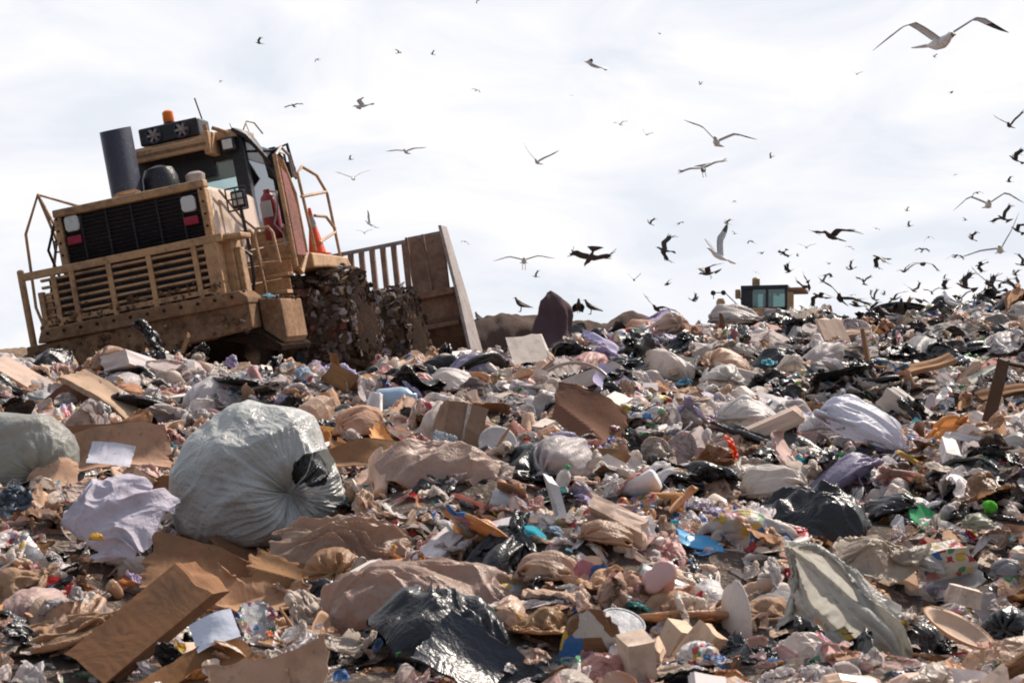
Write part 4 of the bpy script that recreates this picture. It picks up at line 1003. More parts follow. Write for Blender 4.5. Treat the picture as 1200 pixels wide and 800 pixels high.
# centre
bx = put(np_mesh('box', *box_np(.8, .5, .95, 77, n=7, dent=.07), [LM['card']['obj']], smooth=False), 'cardboard_box', 'battered grey brown cardboard box with pale tape above the paper plate', 'cardboard box', 532, 505, 70, 56, (.25, .16, .11), R3(-8, 14, 25), unit=.9, phrase='battered taped box')
link('tape', np_mesh('t', *box_np(.14, .51, .96, 78, n=5, dent=.0), [LM['paper']['obj']]), bx, (.05, -.004, 0), color=(.42, .36, .33))
put(np_mesh('plate', *lathe_np([(.05, -.02), (.30, -.02), (.44, .04), (.5, .045), (.5, .06), (.44, .055), (.30, 0), (.05, 0)], 32, .05), [LM['paper']['obj']]), 'paper_plate', 'round white paper plate standing on edge under the battered taped box', 'plate', 583, 522, 34, 46, (.60, .57, .54), R3(62, 12, 0), lift=.35, phrase='round paper plate')
put(sheetmesh(HC[3], 'film'), 'plastic_bag', 'crumpled pinkish bag right of the battered taped box', 'plastic bag', 600, 495, 40, 56, (.50, .37, .36), R3(20, 0, 0), phrase='pinkish bag')
put(meshof('jug', 0, 'rigid'), 'plastic_jug', 'pale blue plastic jug lying above the kraft stack', 'plastic jug', 466, 486, 26, 50, (.33, .46, .60), R3(85, 5, 75), lift=.3, phrase='pale blue jug')
put(meshof('cup', 1, 'rigid'), 'plastic_tub', 'white plastic tub standing left of the pale blue jug', 'tub', 438, 492, 28, 26, (.62, .56, .54), R3(170, 5, 0), unit=.7, lift=.5, phrase=None)
put(meshof('bag', 0, 'film'), 'plastic_bag', 'round white bag below the compactor front wheel', 'plastic bag', 477, 436, 18, 25, (.68, .60, .60), R3(0, 0, 0), lift=.1, phrase='round white bag')
put(meshof('limp', 2, 'black'), 'garbage_bag', 'black bag standing right of the round white bag', 'garbage bag', 498, 452, 36, 36, (.014, .016, .022), R3(70, 40, 20), lift=.3, phrase='standing black bag')
put(meshof('bag', 6, 'film'), 'plastic_bag', 'bright white bag right of the standing black bag', 'plastic bag', 530, 462, 36, 60, (.66, .62, .59), R3(0, 10, 15), lift=.1, phrase='bright white bag')
put(sheetmesh(HS[5], 'black'), 'tarpaulin', 'long black tarpaulin lying along the crest below the dark purple tarp', 'tarpaulin', 622, 432, 20, 112, (.012, .012, .013), R3(12, 0, 0), sc=(1, .7, .35), phrase='black tarpaulin')
put(meshof('film', 8, 'film'), 'plastic_bag', 'vivid blue plastic bag on the crest below the dark purple tarp', 'plastic bag', 671, 414, 14, 34, (.01, .16, .55), R3(15, 0, 0), lift=.15, phrase='vivid blue bag')
put(meshof('limp', 6, 'cloth'), 'cloth_bundle', 'purple grey cloth bundle on the crest', 'cloth', 555, 478, 30, 60, (.16, .12, .11), R3(0, 0, 0), phrase='cloth bundle')
V_, F_ = lathe_np([(.49, -.03), (.5, -.035), (.515, 0), (.5, .035), (.49, .03), (.485, 0)], 40)
MBr = MB().tube([(.5*math.cos(a), .5*math.sin(a), 0) for a in np.linspace(0, math.pi*1.15, 26)], .022, 8)
put(np_mesh('hoop', MBr.V, MBr.F, [LM['rigid']['obj']]), 'hoop', 'thin grey brown plastic hoop arching over the red brown card', 'hoop', 672, 478, 34, 96, (.33, .26, .23), R3(62, 0, -6), lift=.02, phrase='thin hoop', excl=.1)
bput(100, 80, 60, 'cardboard_sheet', 'dark red brown cardboard heap piece right of the thin hoop', 'cardboard', 700, 502, 50, (.85, .3, -.35), (.3, .5, .75), (.17, .085, .055), lift=22, bend=.16, crease=.12, phrase='dark red brown card')
bput(46, 34, 61, 'paper_sheet', 'lavender white folded paper above the dark red brown card', 'paper', 715, 478, 20, (.7, .2, -.45), (.3, .5, .6), (.50, .45, .62), th=.002, lift=14, phrase='lavender folded paper')
# arched bag
put(meshof('limp', 0, 'film'), 'plastic_bag', 'tan plastic bag arching high over hanging wrappers in the middle right', 'plastic bag', 795, 474, 40, 82, (.52, .38, .27), R3(0, 8, 190), sc=(1, .7, .5), lift=.15, phrase='arched tan bag')
for k, (px, py, c, l) in enumerate(((770, 520, (.52, .44, .38), 'off-white wrapper hanging under the left end of the arched bag'), (802, 515, (.60, .50, .48), 'white wrapper with red patch hanging under the arched bag'), (815, 500, (.55, .46, .40), 'pale wrapper hanging highest under the arched bag'))):
    put(meshof('limp', k, 'film'), 'plastic_wrapper', l, 'wrapper', px, py, 40, 40, c, R3(80, 20*k, 10), lift=.3, phrase=None, excl=.2)
put(meshof('foam', 1, 'foam'), 'foam_tray', 'small white angular food carton below the crest in the upper middle', 'food tray', 800, 425, 24, 30, (.66, .58, .47), R3(70, 10, 0), lift=.2, phrase='upper food carton')
b_ = put(meshof('bottle', 1, 'rigid'), 'plastic_bottle', 'upright white bottle with blue base above the arched bag', 'bottle', 826, 448, 30, 30, (.64, .60, .55), R3(0, 6, 0), unit=1, lift=.5, phrase='upright white bottle')
link('bottle_band', np_mesh('band', *lathe_np([(.150, -.52), (.158, -.5), (.160, -.2), (.150, -.19)], 20), [LM['rigid']['obj']]), b_, color=(.04, .12, .5))
put(meshof('film', 9, 'film'), 'plastic_bag', 'crumpled cyan blue bag left of the upright white bottle', 'plastic bag', 803, 443, 16, 24, (.05, .28, .45), R3(20, 0, 0), lift=.2, phrase=None)
put(meshof('limp', 7, 'film'), 'plastic_bag', 'translucent white bag with a cyan top on the right slope', 'plastic bag', 925, 480, 50, 105, (.50, .50, .52), R3(0, 0, 20), sc=(1, .7, .5), phrase='translucent white bag')
put(meshof('film', 2, 'film'), 'plastic_scrap', 'cyan scrap lying on the translucent white bag', 'plastic scrap', 902, 464, 10, 24, (.06, .40, .48), R3(10, 0, 0), lift=1.4, phrase=None, excl=.2)
put(bagmesh(HB[3], 'film'), 'plastic_bag', 'bright white smooth bag sloping down the right side of the heap', 'plastic bag', 1008, 522, 70, 112, (.66, .66, .74), R3(0, 26, 10), sc=(1, .62, .62), lift=.12, phrase='bright white smooth bag')
put(sheetmesh(wrinkle(HC[2], .03, 8, 44, up=False), 'film'), 'plastic_sheet', 'broad off-white plastic sheet draped behind the orange net bag', 'plastic sheet', 915, 545, 80, 190, (.58, .50, .45), R3(22, 0, 5), lift=.02, phrase='broad off-white sheet', sc=(1, 1, 1))
put(sheetmesh(HC[1], 'film'), 'plastic_sheet', 'wrinkled grey tan plastic sheet spread right of the orange net bag', 'plastic sheet', 910, 590, 60, 130, (.45, .36, .30), R3(18, 0, 100), phrase='wrinkled grey tan sheet')
for k_, (px, py, hp, wp, m_, c_, r_, l_) in enumerate(((880, 505, 40, 80, HB[5], (.66, .62, .60), 20, 'puffy white bag above left of the orange net bag'), (965, 505, 40, 70, HB[0], (.68, .66, .68), 70, 'white bag squeezed between the translucent white bag and the bright white smooth bag'),
    (905, 575, 40, 80, HB[4], (.62, .56, .52), 150, 'off-white bag right of and below the orange net bag'), (845, 455, 24, 60, HB[5], (.64, .60, .57), 100, 'white bag right of the upright white bottle'), (1085, 655, 36, 60, HB[1], (.60, .57, .54), 40, 'pale bag between the pleated grey sheet and the yellow printed carton'))):
    put(bagmesh(m_, 'film'), 'plastic_bag', l_, 'plastic bag', px, py, hp, wp, c_, R3(6*k_-10, 8, r_), sc=(1, .8, .8), lift=.16)
for k_, (px, py, hp, wp, r_, l_) in enumerate(((1000, 440, 24, 70, 10, 'black film left of the torn cyan bag'), (905, 425, 18, 80, -10, 'flat black film below the bluish crest sheet'), (720, 450, 20, 70, 20, 'black film above the lavender folded paper'), (780, 590, 24, 70, 0, 'black film left of the stringed black bag'), (660, 545, 22, 60, 30, 'black film right of the round paper plate'), (1120, 500, 22, 60, 60, 'black film behind the metal frame'))):
    put(sheetmesh(slump(60+k_, 5., n=60, h=.34, asp=.6, e=.12), 'black'), 'black_film', l_, 'black plastic', px, py, hp, wp, (.013, .013, .015), R3(14, 0, r_), lift=.02)
put(meshof('film', 4, 'film'), 'net_bag', 'vivid orange net bag in front of the broad off-white sheet', 'net bag', 856, 548, 36, 50, (.85, .10, .02), R3(70, 30, 60), lift=.75, phrase='orange net bag')
put(sheetmesh(slump(41, 5., h=.40, asp=.7, e=.07), 'black'), 'garbage_bag', 'large shiny black bag with a dangling string on the right slope', 'garbage bag', 955, 608, 60, 130, (.012, .012, .015), R3(16, 0, -12), unit=.92, lift=.10, phrase='stringed black bag')
put(bagmesh(HB[0], 'black'), 'garbage_bag', 'ribbed black bag below the bright white smooth bag', 'garbage bag', 1042, 585, 50, 64, (.016, .016, .019), R3(0, 20, 130), sc=(1.05, .9, .85), phrase='ribbed black bag')
put(meshof('bag', 3, 'black'), 'garbage_bag', 'black bag above the bright white smooth bag', 'garbage bag', 1010, 487, 40, 56, (.013, .013, .016), R3(0, 0, 80), phrase=None)
put(meshof('limp', 4, 'black'), 'garbage_bag', 'slumped black bag under the black metal frame', 'garbage bag', 1075, 512, 40, 70, (.016, .017, .022), R3(0, 0, 20), phrase='slumped black bag')
put(meshof('limp', 1, 'black'), 'garbage_bag', 'shiny black bag by the leafy clear bag at the edge', 'garbage bag', 1175, 588, 50, 66, (.013, .013, .016), R3(10, 0, 100), phrase='edge black bag')
put(meshof('bag', 7, 'black'), 'garbage_bag', 'round black bag low at the edge right of the yellow rimmed tray', 'garbage bag', 1184, 715, 60, 64, (.012, .012, .014), R3(0, 0, 60), phrase='round black bag')
put(meshof('bag', 1, 'film'), 'plastic_bag', 'clear bag of green leaves left of the edge black bag', 'plastic bag', 1148, 600, 34, 40, (.40, .40, .30), R3(0, 0, 30), phrase='leafy clear bag')
put(meshof('lump', 1, 'cloth'), 'leaf_clump', 'green leaves pressed in the clear bag', 'leaves', 1152, 603, 12, 26, (.10, .40, .04), R3(0, 0, 0), lift=.9, phrase=None, off=-.1, excl=.1)
m = MB().tube([(-.5, 0, 0), (.25, .1, .32), (.5, -.1, .02)], .016, 8).tube([(.22, .1, .31), (.26, 0, -.15)], .01, 6)
put(np_mesh('frame', m.V, m.F, [LM['black']['obj']]), 'metal_frame', 'thin bent black metal frame standing over the slumped black bag', 'metal frame', 1120, 512, 30, 130, (.015, .014, .014), R3(0, 0, 0), lift=.0, phrase='black metal frame', excl=.1)
bput(50, 14, 70, 'strap', 'yellow plastic strap between the ribbed black bag and the metal frame', 'strap', 1072, 548, 20, (.7, .1, -.55), (.2, .8, .2), (.58, .38, .10), lift=8, phrase='yellow strap')
bput(50, 34, 71, 'plastic_board', 'green plastic panel behind the silvery sheet', 'plastic panel', 1084, 592, 24, (.7, .2, -.4), (.3, .6, .6), (.05, .28, .12), lift=10, phrase='green panel')
bput(96, 56, 72, 'foil_sheet', 'silvery grey plastic sheet with a blue underside edge', 'plastic sheet', 1100, 622, 40, (.85, .2, .35), (-.35, .7, .5), (.50, .50, .49), lift=14, bend=.08, crease=.04, th=.004, phrase='silvery sheet').data.materials[0] = LM['film']['obj']
put(sheetmesh(HC[5], 'cloth'), 'cloth_bundle', 'twisted red brown paper wad left of the silvery sheet', 'paper wad', 1057, 632, 40, 40, (.30, .17, .12), R3(60, 0, 0), lift=.2, phrase=None)
# big grey drape
n_, m_ = 70, 120; uu, vv = np.meshgrid(np.linspace(0, 1, n_), np.linspace(0, 1, m_), indexing='ij')
th_ = Rd(-98)+vv*Rd(66)+.12*np.sin(uu*4+vv*9)+.12*vnoise(uu*3, vv*5, 1, 6); rr_ = uu*(190+34*vnoise(vv*5, uu, 1, 3)+14*vnoise(vv*19, uu, 1, 5)-40*np.abs(vv-.4))
fold = (1-2*np.abs(vnoise(vv*11+.5*vnoise(uu*3, vv*3, 1, 8), uu*.7, 1, 4)))*8+(1-2*np.abs(vnoise(vv*25, uu*1.4, 1, 5)))*3.0
Xp = np.stack([rr_*np.cos(th_), -95*uu+26*np.sin(vv*4.1+uu*2.5)+16*vnoise(vv*4, uu*4, 1, 9)-fold*np.clip(uu*2.4, 0, 1)*1.5, rr_*np.sin(th_)*.86+30*np.sin(uu*math.pi)*.6+fold*np.clip(uu*3, 0, 1)*.5], -1)
x, y, z, d = ground_hit(1015, 770); k = d/FPX
gp = link('plastic_sheet', sheetmesh(wrinkle(Xp*k, .022, 11, 3), 'film'), None, ((952-600)*k, y+.42, z+135*k), color=(.54, .52, .47)); tag(gp, 'large pleated grey plastic sheet hanging down the lower right slope', 'plastic sheet')
HEROES.append((1012, 720, .42, x, y+.1, 'pleated grey sheet', 165, 170))
put(sheetmesh(HS[4], 'film'), 'plastic_sheet', 'tan dirty plastic sheet at the top of the pleated grey sheet', 'plastic sheet', 1030, 655, 50, 130, (.40, .33, .26), R3(30, 0, 20), lift=.15, phrase='dirty tan sheet')
put(meshof('limp', 5, 'paper'), 'plastic_bag', 'twisted tan brown bag with deep creases left of the pleated grey sheet', 'plastic bag', 900, 695, 70, 120, (.42, .27, .18), R3(0, 0, 20), sc=(1, .75, .6), phrase='twisted tan bag')
put(meshof('bag', 2, 'film'), 'plastic_bag', 'gathered tan bag left of the blue foil tray', 'plastic bag', 708, 680, 46, 72, (.50, .33, .23), R3(0, -10, 200), sc=(1, .9, .8), phrase='gathered tan bag')
put(meshof('bag', 4, 'film'), 'plastic_bag', 'shiny tan bag tied at its side above the orange wrapped bundle', 'plastic bag', 645, 705, 50, 80, (.50, .34, .25), R3(0, 0, 10), sc=(1, .8, .75), phrase='shiny tied bag')
put(meshof('limp', 5, 'film'), 'plastic_bag', 'orange and clear wrapped bundle right of the large black bag', 'plastic bag', 640, 745, 36, 84, (.46, .27, .13), R3(0, 0, 15), phrase='orange wrapped bundle')
# clamshell
x, y, z, d = ground_hit(655, 680); k = 60/FPX*d
cs = empty('foam_clamshell', (x, y, z+.01), R3(12, 8, 10)); tag(cs, 'open white foam food clamshell above the gathered tan bag', 'food box')
for nm, r_, o_ in (('base', R3(0, 0, 0), (k*.5, 0, 0)), ('lid', R3(0, -115, 0), (-k*.02, 0, k*.42))):
    V_, F_ = box_np(k, k*.8, k*.16, 5, n=5, dent=.03, open_=True); link(nm, np_mesh('c', V_, F_, [LM['foam']['obj']]), cs, o_, r_, color=(.66, .64, .66))
HEROES.append((655, 655, k*.5, x, y, 'foam clamshell', 80, 50))
bput(56, 26, 73, 'foil_tray', 'shiny blue foil tray in the middle of the slope', 'foil tray', 820, 650, 16, (.85, .1, -.28), (.3, .7, .5), (.06, .34, .62), lift=8, bend=.1, phrase='blue foil tray').data.materials[0] = LM['rigid']['obj']
jg = put(meshof('jug', 2, 'rigid'), 'plastic_jug', 'small clear jug with a blue cap above the foam clamshell', 'plastic jug', 684, 622, 30, 34, (.46, .40, .38), R3(0, 10, 0), lift=.5, phrase='blue capped jug')
link('cap', np_mesh('cap', *lathe_np([(.085, .40), (.10, .41), (.10, .54), (.08, .55)], 14), [LM['rigid']['obj']]), jg, color=(.02, .12, .42))
jg = put(meshof('jug', 3, 'rigid'), 'plastic_jug', 'small white jug with a green cap left of the blue capped jug', 'plastic jug', 660, 605, 30, 32, (.56, .48, .44), R3(0, 20, 0), lift=.5, phrase=None)
link('cap', np_mesh('cap', *lathe_np([(.085, .40), (.10, .41), (.10, .54), (.08, .55)], 14), [LM['rigid']['obj']]), jg, color=(.02, .32, .10))
# tin drum
x, y, z, d = ground_hit(715, 775); k = 50/FPX*d
tn = empty('tin_can', (x, y-.12, z+.06), R3(28, 14, 0)); tag(tn, 'large dark green tin can with a whitish crusted lid facing up', 'tin can')
MB().lathe([(k*.48, 0), (k*.5, .01), (k*.5, k*.3), (k*.48, k*.32), (k*.5, k*.34), (k*.5, k*.9), (k*.53, k*.92), (k*.53, k*.95)], 36).build('can_body', paint_mat('can green', (.05, .05, .03), amount=.3, rough=.4), tn, smooth=True)
MB().lathe([(k*.53, k*.951), (k*.53, k*.975), (k*.49, k*.975), (k*.48, k*.955)], 36).build('lid', paint_mat('crusted lid', (.48, .48, .50), dirt=(.10, .10, .11), amount=.75, rough=.5), tn)
HEROES.append((715, 750, k*.5, x, y, 'crusted tin can', 60, 70))
for k_, (px, py, rot, l) in enumerate(((778, 755, R3(28, 12, 35), 'upright cream carton right of the crusted tin can'), (803, 782, R3(35, 20, 50), 'slanted cream carton in front of the upright cream carton'), (748, 806, R3(20, -14, 20), 'white carton between the tin can and the upright cream carton'))):
    put(np_mesh('carton', *box_np(.5, .5, .85, 90+k_, n=5, dent=.04), [LM['card']['obj']], smooth=False), 'carton', l, 'carton', px, py, 40, 42, [(.60, .45, .33), (.60, .42, .29), (.62, .48, .38)][k_], rot, unit=.66, phrase='cream carton' if k_ == 0 else None)
put(sheetmesh(HC[3], 'print'), 'plastic_bag', 'teal and white printed bag at the bottom left of the tin can', 'plastic bag', 680, 785, 50, 80, (.20, .48, .44), R3(30, 0, 30), sc=(1, 1, 1.3), phrase='teal printed bag')
put(meshof('bag', 2, 'print'), 'plastic_bag', 'white and black bag at the bottom right of the cream cartons', 'plastic bag', 820, 790, 40, 56, (.64, .62, .62), R3(0, 0, 70), phrase=None)
put(sheetmesh(HC[0], 'black'), 'garbage_bag', 'black bag along the bottom below the twisted tan bag', 'garbage bag', 880, 785, 40, 100, (.018, .018, .022), R3(10, 0, 20), phrase='bottom black bag')
tr = put(np_mesh('tray', *lathe_np([(.05, -.02), (.30, -.02), (.42, .06), (.5, .08), (.5, .10), (.42, .08), (.30, 0), (.05, 0)], 30, .05), [LM['foam']['obj']]), 'food_tray', 'oval cream tray with a yellow orange rim at the lower right', 'food tray', 1120, 742, 30, 92, (.55, .40, .30), R3(38, 26, 0), sc=(1, .5, 1), lift=.22, phrase='yellow rimmed tray')
MBt = MB().tube([(.49*math.cos(a), .49*math.sin(a), .09) for a in np.linspace(0, 2*math.pi, 33)[:-1]], .011, 6, closed=True)
link('rim', np_mesh('rim', MBt.V, MBt.F, [LM['foam']['obj']]), tr, color=(.50, .26, .08))
put(meshof('carton', 1, 'card'), 'carton', 'small cream cardboard cube right of the pleated grey sheet', 'carton', 1127, 692, 24, 40, (.58, .47, .39), R3(10, 12, 30), unit=.8, lift=.1, phrase='cream cube')
ct = put(meshof('carton', 2, 'print'), 'carton', 'white and yellow printed carton below the silvery sheet', 'carton', 1105, 655, 24, 60, (.60, .54, .45), R3(10, -12, 10), unit=.8, phrase='yellow printed carton')
put(meshof('bag', 5, 'film'), 'plastic_bag', 'small grey knotted bag right of the yellow printed carton', 'plastic bag', 1178, 655, 30, 36, (.30, .29, .30), R3(0, 0, 0), phrase=None)
put(meshof('plank', 0, 'wood'), 'stick', 'short pale wooden stick poking up at the bottom right', 'stick', 1152, 785, 30, 40, (.50, .34, .20), R3(0, -80, 60), lift=.2, phrase=None)
# upper right
put(sheetmesh(HS[5], 'cloth'), 'tarpaulin', 'large wrinkled grey tarpaulin folded over the right crest', 'tarpaulin', 1110, 396, 30, 125, (.27, .25, .235), R3(16, -4, 8), sc=(1, 1, .5), lift=.02, phrase='grey crest tarpaulin')
put(meshof('film', 6, 'film'), 'plastic_bag', 'torn cyan bag below the grey crest tarpaulin', 'plastic bag', 1052, 446, 26, 40, (.07, .42, .55), R3(50, 0, 30), lift=.2, phrase='torn cyan bag')
put(meshof('film', 11, 'film'), 'net_bag', 'green net bag under the grey crest tarpaulin', 'net bag', 1146, 420, 18, 62, (.13, .30, .12), R3(10, 0, 0), phrase='green net bag')
bput(86, 22, 74, 'plank', 'white and green edged board sloping up on the right', 'board', 1140, 452, 20, (.75, .2, .50), (0, .8, .4), (.50, .50, .42), lift=12, th=.02, bend=.04, crease=.02, tear=.02, phrase='sloping white board')
for k_, (px, py, w, s) in enumerate(((1160, 478, 90, 3), (1175, 466, 60, 5), (1090, 462, 60, 7))):
    bput(w, 18, 80+k_, 'plank', ['long dark brown plank under the sloping white board', 'split brown plank on top of the long dark plank', 'brown plank scrap right of the torn cyan bag'][k_], 'plank', px, py, 10, (.97, .1, .04*s), (0, .8, .5), col('brown' if k_ else 'dark brown', k_), th=.05, bend=.02, crease=.01, tear=.02, lift=6+5*k_, phrase='long dark plank' if k_ == 0 else None)
put(meshof('film', 1, 'film'), 'plastic_bag', 'red plastic scrap beside the torn cyan bag', 'plastic bag', 1060, 474, 10, 22, (.5, .02, .03), R3(20, 0, 0), phrase=None)
put(meshof('limp', 0, 'cloth'), 'cloth_bundle', 'dark brown cloth bundle right of the black metal frame', 'cloth', 1160, 545, 30, 60, (.07, .045, .035), R3(0, 0, 10), phrase='dark cloth bundle')
put(meshof('bag', 4, 'film'), 'plastic_bag', 'grey white bag cut by the edge right of the dark cloth bundle', 'plastic bag', 1192, 535, 36, 50, (.50, .48, .45), R3(0, 0, 110), phrase=None)
put(bagmesh(HB[1], 'film'), 'plastic_bag', 'puffed pale grey bag on the crest below the distant compactor', 'plastic bag', 862, 382, 26, 60, (.55, .50, .48), R3(0, 0, 5), sc=(1, .8, .65), phrase='puffed crest bag')
put(sheetmesh(HS[2], 'film'), 'plastic_bag', 'bluish white sheet on the crest right of the puffed crest bag', 'plastic bag', 905, 384, 20, 60, (.48, .50, .54), R3(14, 0, 0), sc=(1, 1, .6), phrase='bluish crest sheet')
put(sheetmesh(HC[2], 'film'), 'plastic_bag', 'bright white bag heap piece left of the puffed crest bag', 'plastic bag', 752, 398, 18, 62, (.62, .58, .57), R3(12, 0, 0), sc=(1, 1, 1), phrase='left crest bag')
# dark purple tarp standing up behind the crest
x, y, z, d = ground_hit(640, 404); z = float(H(x, 25.5)); k = 25.5/FPX
n_ = 40; U_ = np.linspace(0, 1, n_); TH = np.linspace(0, 2*math.pi, 64, endpoint=False)
rad_ = np.interp(U_, [0, .12, .25, .45, .62, .8, .93, 1], [44, 42, 37, 25, 22, 19, 12, 3]); cx_ = np.interp(U_, [0, .45, .7, 1], [0, 8, 9, 1])
Xt = np.zeros((n_, 64, 3)); pl = 1+.11*np.sin(TH[None]*7+U_[:, None]*3)*(1-U_[:, None]*.6)+.10*vnoise(TH[None]*1.5+0*U_[:, None], U_[:, None]*4, .8, 3)+.22*np.cos(TH[None]+.5)*np.sin(U_[:, None]*9)
Xt[..., 0] = (cx_[:, None]+rad_[:, None]*pl*np.cos(TH))*k; Xt[..., 1] = rad_[:, None]*pl*np.sin(TH)*k*.8; Xt[..., 2] = (U_[:, None]*96+4*vnoise(TH[None]*2, U_[:, None]*5, .9, 6)*(U_[:, None] > .05))*k
tp = link('tarpaulin', np_mesh('tarp', Xt.reshape(-1, 3), tube_faces(n_, 64), [LM['cloth']['obj']]), None, ((642-600)*k, 25.5, z-.12), color=COLS['purple brown'][0]); tag(tp, 'dark purple brown tarp heaped up to a point in front of the dirt bank', 'tarpaulin')
HEROES.append((642, 375, .5, (642-600)*k, 25.5, 'dark purple tarp', 80, 66))
# blue scrap on the compactor platform
bs = link('plastic_bag', proto_mesh('film', 8, 'film'), None, on_machine((1.68, .62, 1.40)), (0, 0, .4), (.30, .30, .3), (.18, .42, .58)); tag(bs, 'small light blue bag lying on the compactor side platform', 'plastic bag')

# ------------------------------------------------------------------ rubbish packed on the wheels
r_ = np.random.default_rng(4)
rc = np.random.default_rng(9); it = []
for k in range(520):
    side = rc.integers(4)
    if side == 0: p = (rc.uniform(-1.3, 1.6), rc.uniform(0, .12), 1.52)
    elif side == 1: p = (rc.uniform(1.6, 1.9), rc.uniform(.35, 1.2), 1.36)
    elif side == 2: p = (rc.uniform(-1.45, 1.55), rc.uniform(-.02, .03), rc.uniform(.95, 1.33))
    else: p = (rc.uniform(-1.2, 1.3), rc.uniform(.02, .06), 1.56+abs(rc.normal(0, .08)))
    V_, F_ = low(['limp', 'bag', 'film'][k % 3], k); s_ = rc.uniform(.03, .10)
    it.append((V_, F_, rotm(*rc.uniform(0, 6, 3))*s_, np.array(p), [(.12, .07, .045), (.17, .10, .065), (.20, .13, .08), (.35, .3, .26)][int(rc.choice(4, p=[.4, .35, .2, .05]))], 7))
MUDPACK = it
merge([(V_, F_, R_, t_, c_, m_) for V_, F_, R_, t_, c_, m_ in MUDPACK], 'caked_mud', SCR, CM, smooth=False, kind='stuff')
for wi, (wo, c, rr, h) in enumerate(WHEELS):
    if c[0] < 0 and wi > 1: continue
    it = []
    for k in range(1100):
        an = r_.uniform(0, 2*math.pi); xx = r_.uniform(-h*.95, h*.95); q = rr+r_.normal(-.01, .03)
        cc = [(.13, .085, .06), (.17, .12, .09), (.10, .07, .055), (.30, .26, .26), (.48, .44, .46), (.20, .15, .13), (.3, .12, .1), (.12, .14, .18)][r_.choice(8, p=[.30, .22, .20, .09, .07, .08, .02, .02])]
        fam = ['paper', 'film', 'stiff'][r_.choice(3, p=[.4, .5, .1])]
        V_, F_ = low(fam, r_.integers(20)); s = r_.uniform(.09, .26)
        Rm = rotm(an-math.pi/2, 0, 0) @ rotm(r_.normal(0, .3), r_.normal(0, .3), r_.uniform(0, 6.3))
        it.append((V_, F_, Rm*s*np.array([1.3, 1, .55]), np.array([c[0]+xx, c[1]+math.cos(an)*q, c[2]+math.sin(an)*q]), cc, [0, 2, 7][r_.integers(3)]))
    for k in range(260):
        an = r_.uniform(0, 2*math.pi); q = rr*r_.uniform(.15, 1.0)**.5; V_, F_ = low(['film', 'paper', 'limp'][k % 3], k); s = r_.uniform(.05, .16)
        it.append((V_, F_, rotm(0, Rd(90), an) @ rotm(r_.normal(0, .4), r_.normal(0, .4), an)*s*np.array([1, 1, .6]), np.array([c[0]+np.sign(c[0])*(h+.05), c[1]+math.cos(an)*q, c[2]+math.sin(an)*q]), [(.10, .065, .05), (.14, .10, .08), (.07, .05, .04), (.3, .26, .25)][int(r_.choice(4, p=[.4, .3, .22, .08]))], 7))
    merge(it, 'packed_rubbish', SCR, wo, smooth=False)

# ------------------------------------------------------------------ scattered rubbish
KINDS = {  # name: (noun, category, families, material, state words, cap)
 'crumpled_paper': ('paper', 'paper', ['paper', 'film', 'film'], 'paper', ['crumpled', 'creased'], 290),
 'plastic_bag': ('plastic bag', 'plastic bag', ['limp', 'film', 'limp', 'bag', 'film'], 'film', ['knotted', 'slumped'], 290),
 'plastic_film': ('plastic sheet', 'plastic sheet', ['film', 'drape', 'film', 'paper'], 'film', ['wrinkled', 'torn'], 290),
 'cardboard_scrap': ('cardboard scrap', 'cardboard', ['stiff'], 'card', ['bent', 'torn'], 290),
 'garbage_bag': ('garbage bag', 'garbage bag', ['limp', 'film', 'drape'], 'black', ['shiny', 'slack'], 260),
 'food_wrapper': ('printed wrapper', 'wrapper', ['film', 'paper', 'limp'], 'print', ['crumpled', 'patchy'], 220),
 'rag': ('rag', 'cloth', ['paper', 'film'], 'cloth', ['matted', 'folded'], 150),
 'paper_cup': ('cup', 'cup', ['cup'], 'paper', ['dented'], 70),
 'plastic_bottle': ('bottle', 'bottle', ['bottle', 'jug'], 'rigid', ['dented'], 90),
 'tin_can': ('tin can', 'can', ['can'], 'metal', ['dented'], 40),
 'carton': ('carton', 'carton', ['carton'], 'card', ['crushed'], 110),
 'foam_block': ('foam block', 'foam block', ['foam'], 'foam', ['broken'], 60),
 'food_tray': ('food tray', 'food tray', ['tray'], 'foam', ['cracked'], 60),
 'wood_stick': ('wooden stick', 'stick', ['plank'], 'wood', ['splintered'], 70),
}
ZP = {  # palettes per zone
 'pale': (['white', 'off white', 'beige', 'white', 'tan', 'pink', 'lavender', 'brown', 'pale blue', 'black'], [.27, .17, .13, .2, .07, .05, .03, .03, .02, .03]),
 'warm': (['tan', 'white', 'beige', 'brown', 'off white', 'orange brown', 'pink', 'grey', 'dark brown'], [.21, .23, .22, .09, .12, .04, .05, .03, .01]),
 'mid': (['tan', 'beige', 'white', 'off white', 'white', 'brown', 'beige', 'grey', 'pink', 'orange brown', 'dark brown', 'lavender'], [.14, .13, .17, .15, .15, .05, .07, .03, .05, .03, .02, .02]),
 'cool': (['grey', 'white', 'off white', 'black', 'white', 'dark brown', 'tan', 'brown', 'beige', 'lavender', 'pink'], [.12, .22, .16, .09, .18, .06, .06, .04, .04, .02, .01])}
ACP = [.15, .13, .08, .10, .09, .14, .07, .08, .08, .08]
ACC = ['blue', 'cyan', 'green', 'red', 'yellow', 'lavender', 'orange', 'teal', 'pale blue', 'pink']
SPOTS = [(930, 530, 150, 55, 'pale'), (830, 398, 120, 26, 'pale'), (600, 600, 110, 60, 'pale'), (700, 560, 120, 40, 'pale'), (1120, 690, 90, 50, 'pale'), (330, 460, 200, 26, 'pale'), (640, 440, 120, 20, 'pale'), (760, 600, 160, 50, 'mid'),
 (470, 560, 90, 50, 'warm'), (760, 740, 200, 70, 'warm')]
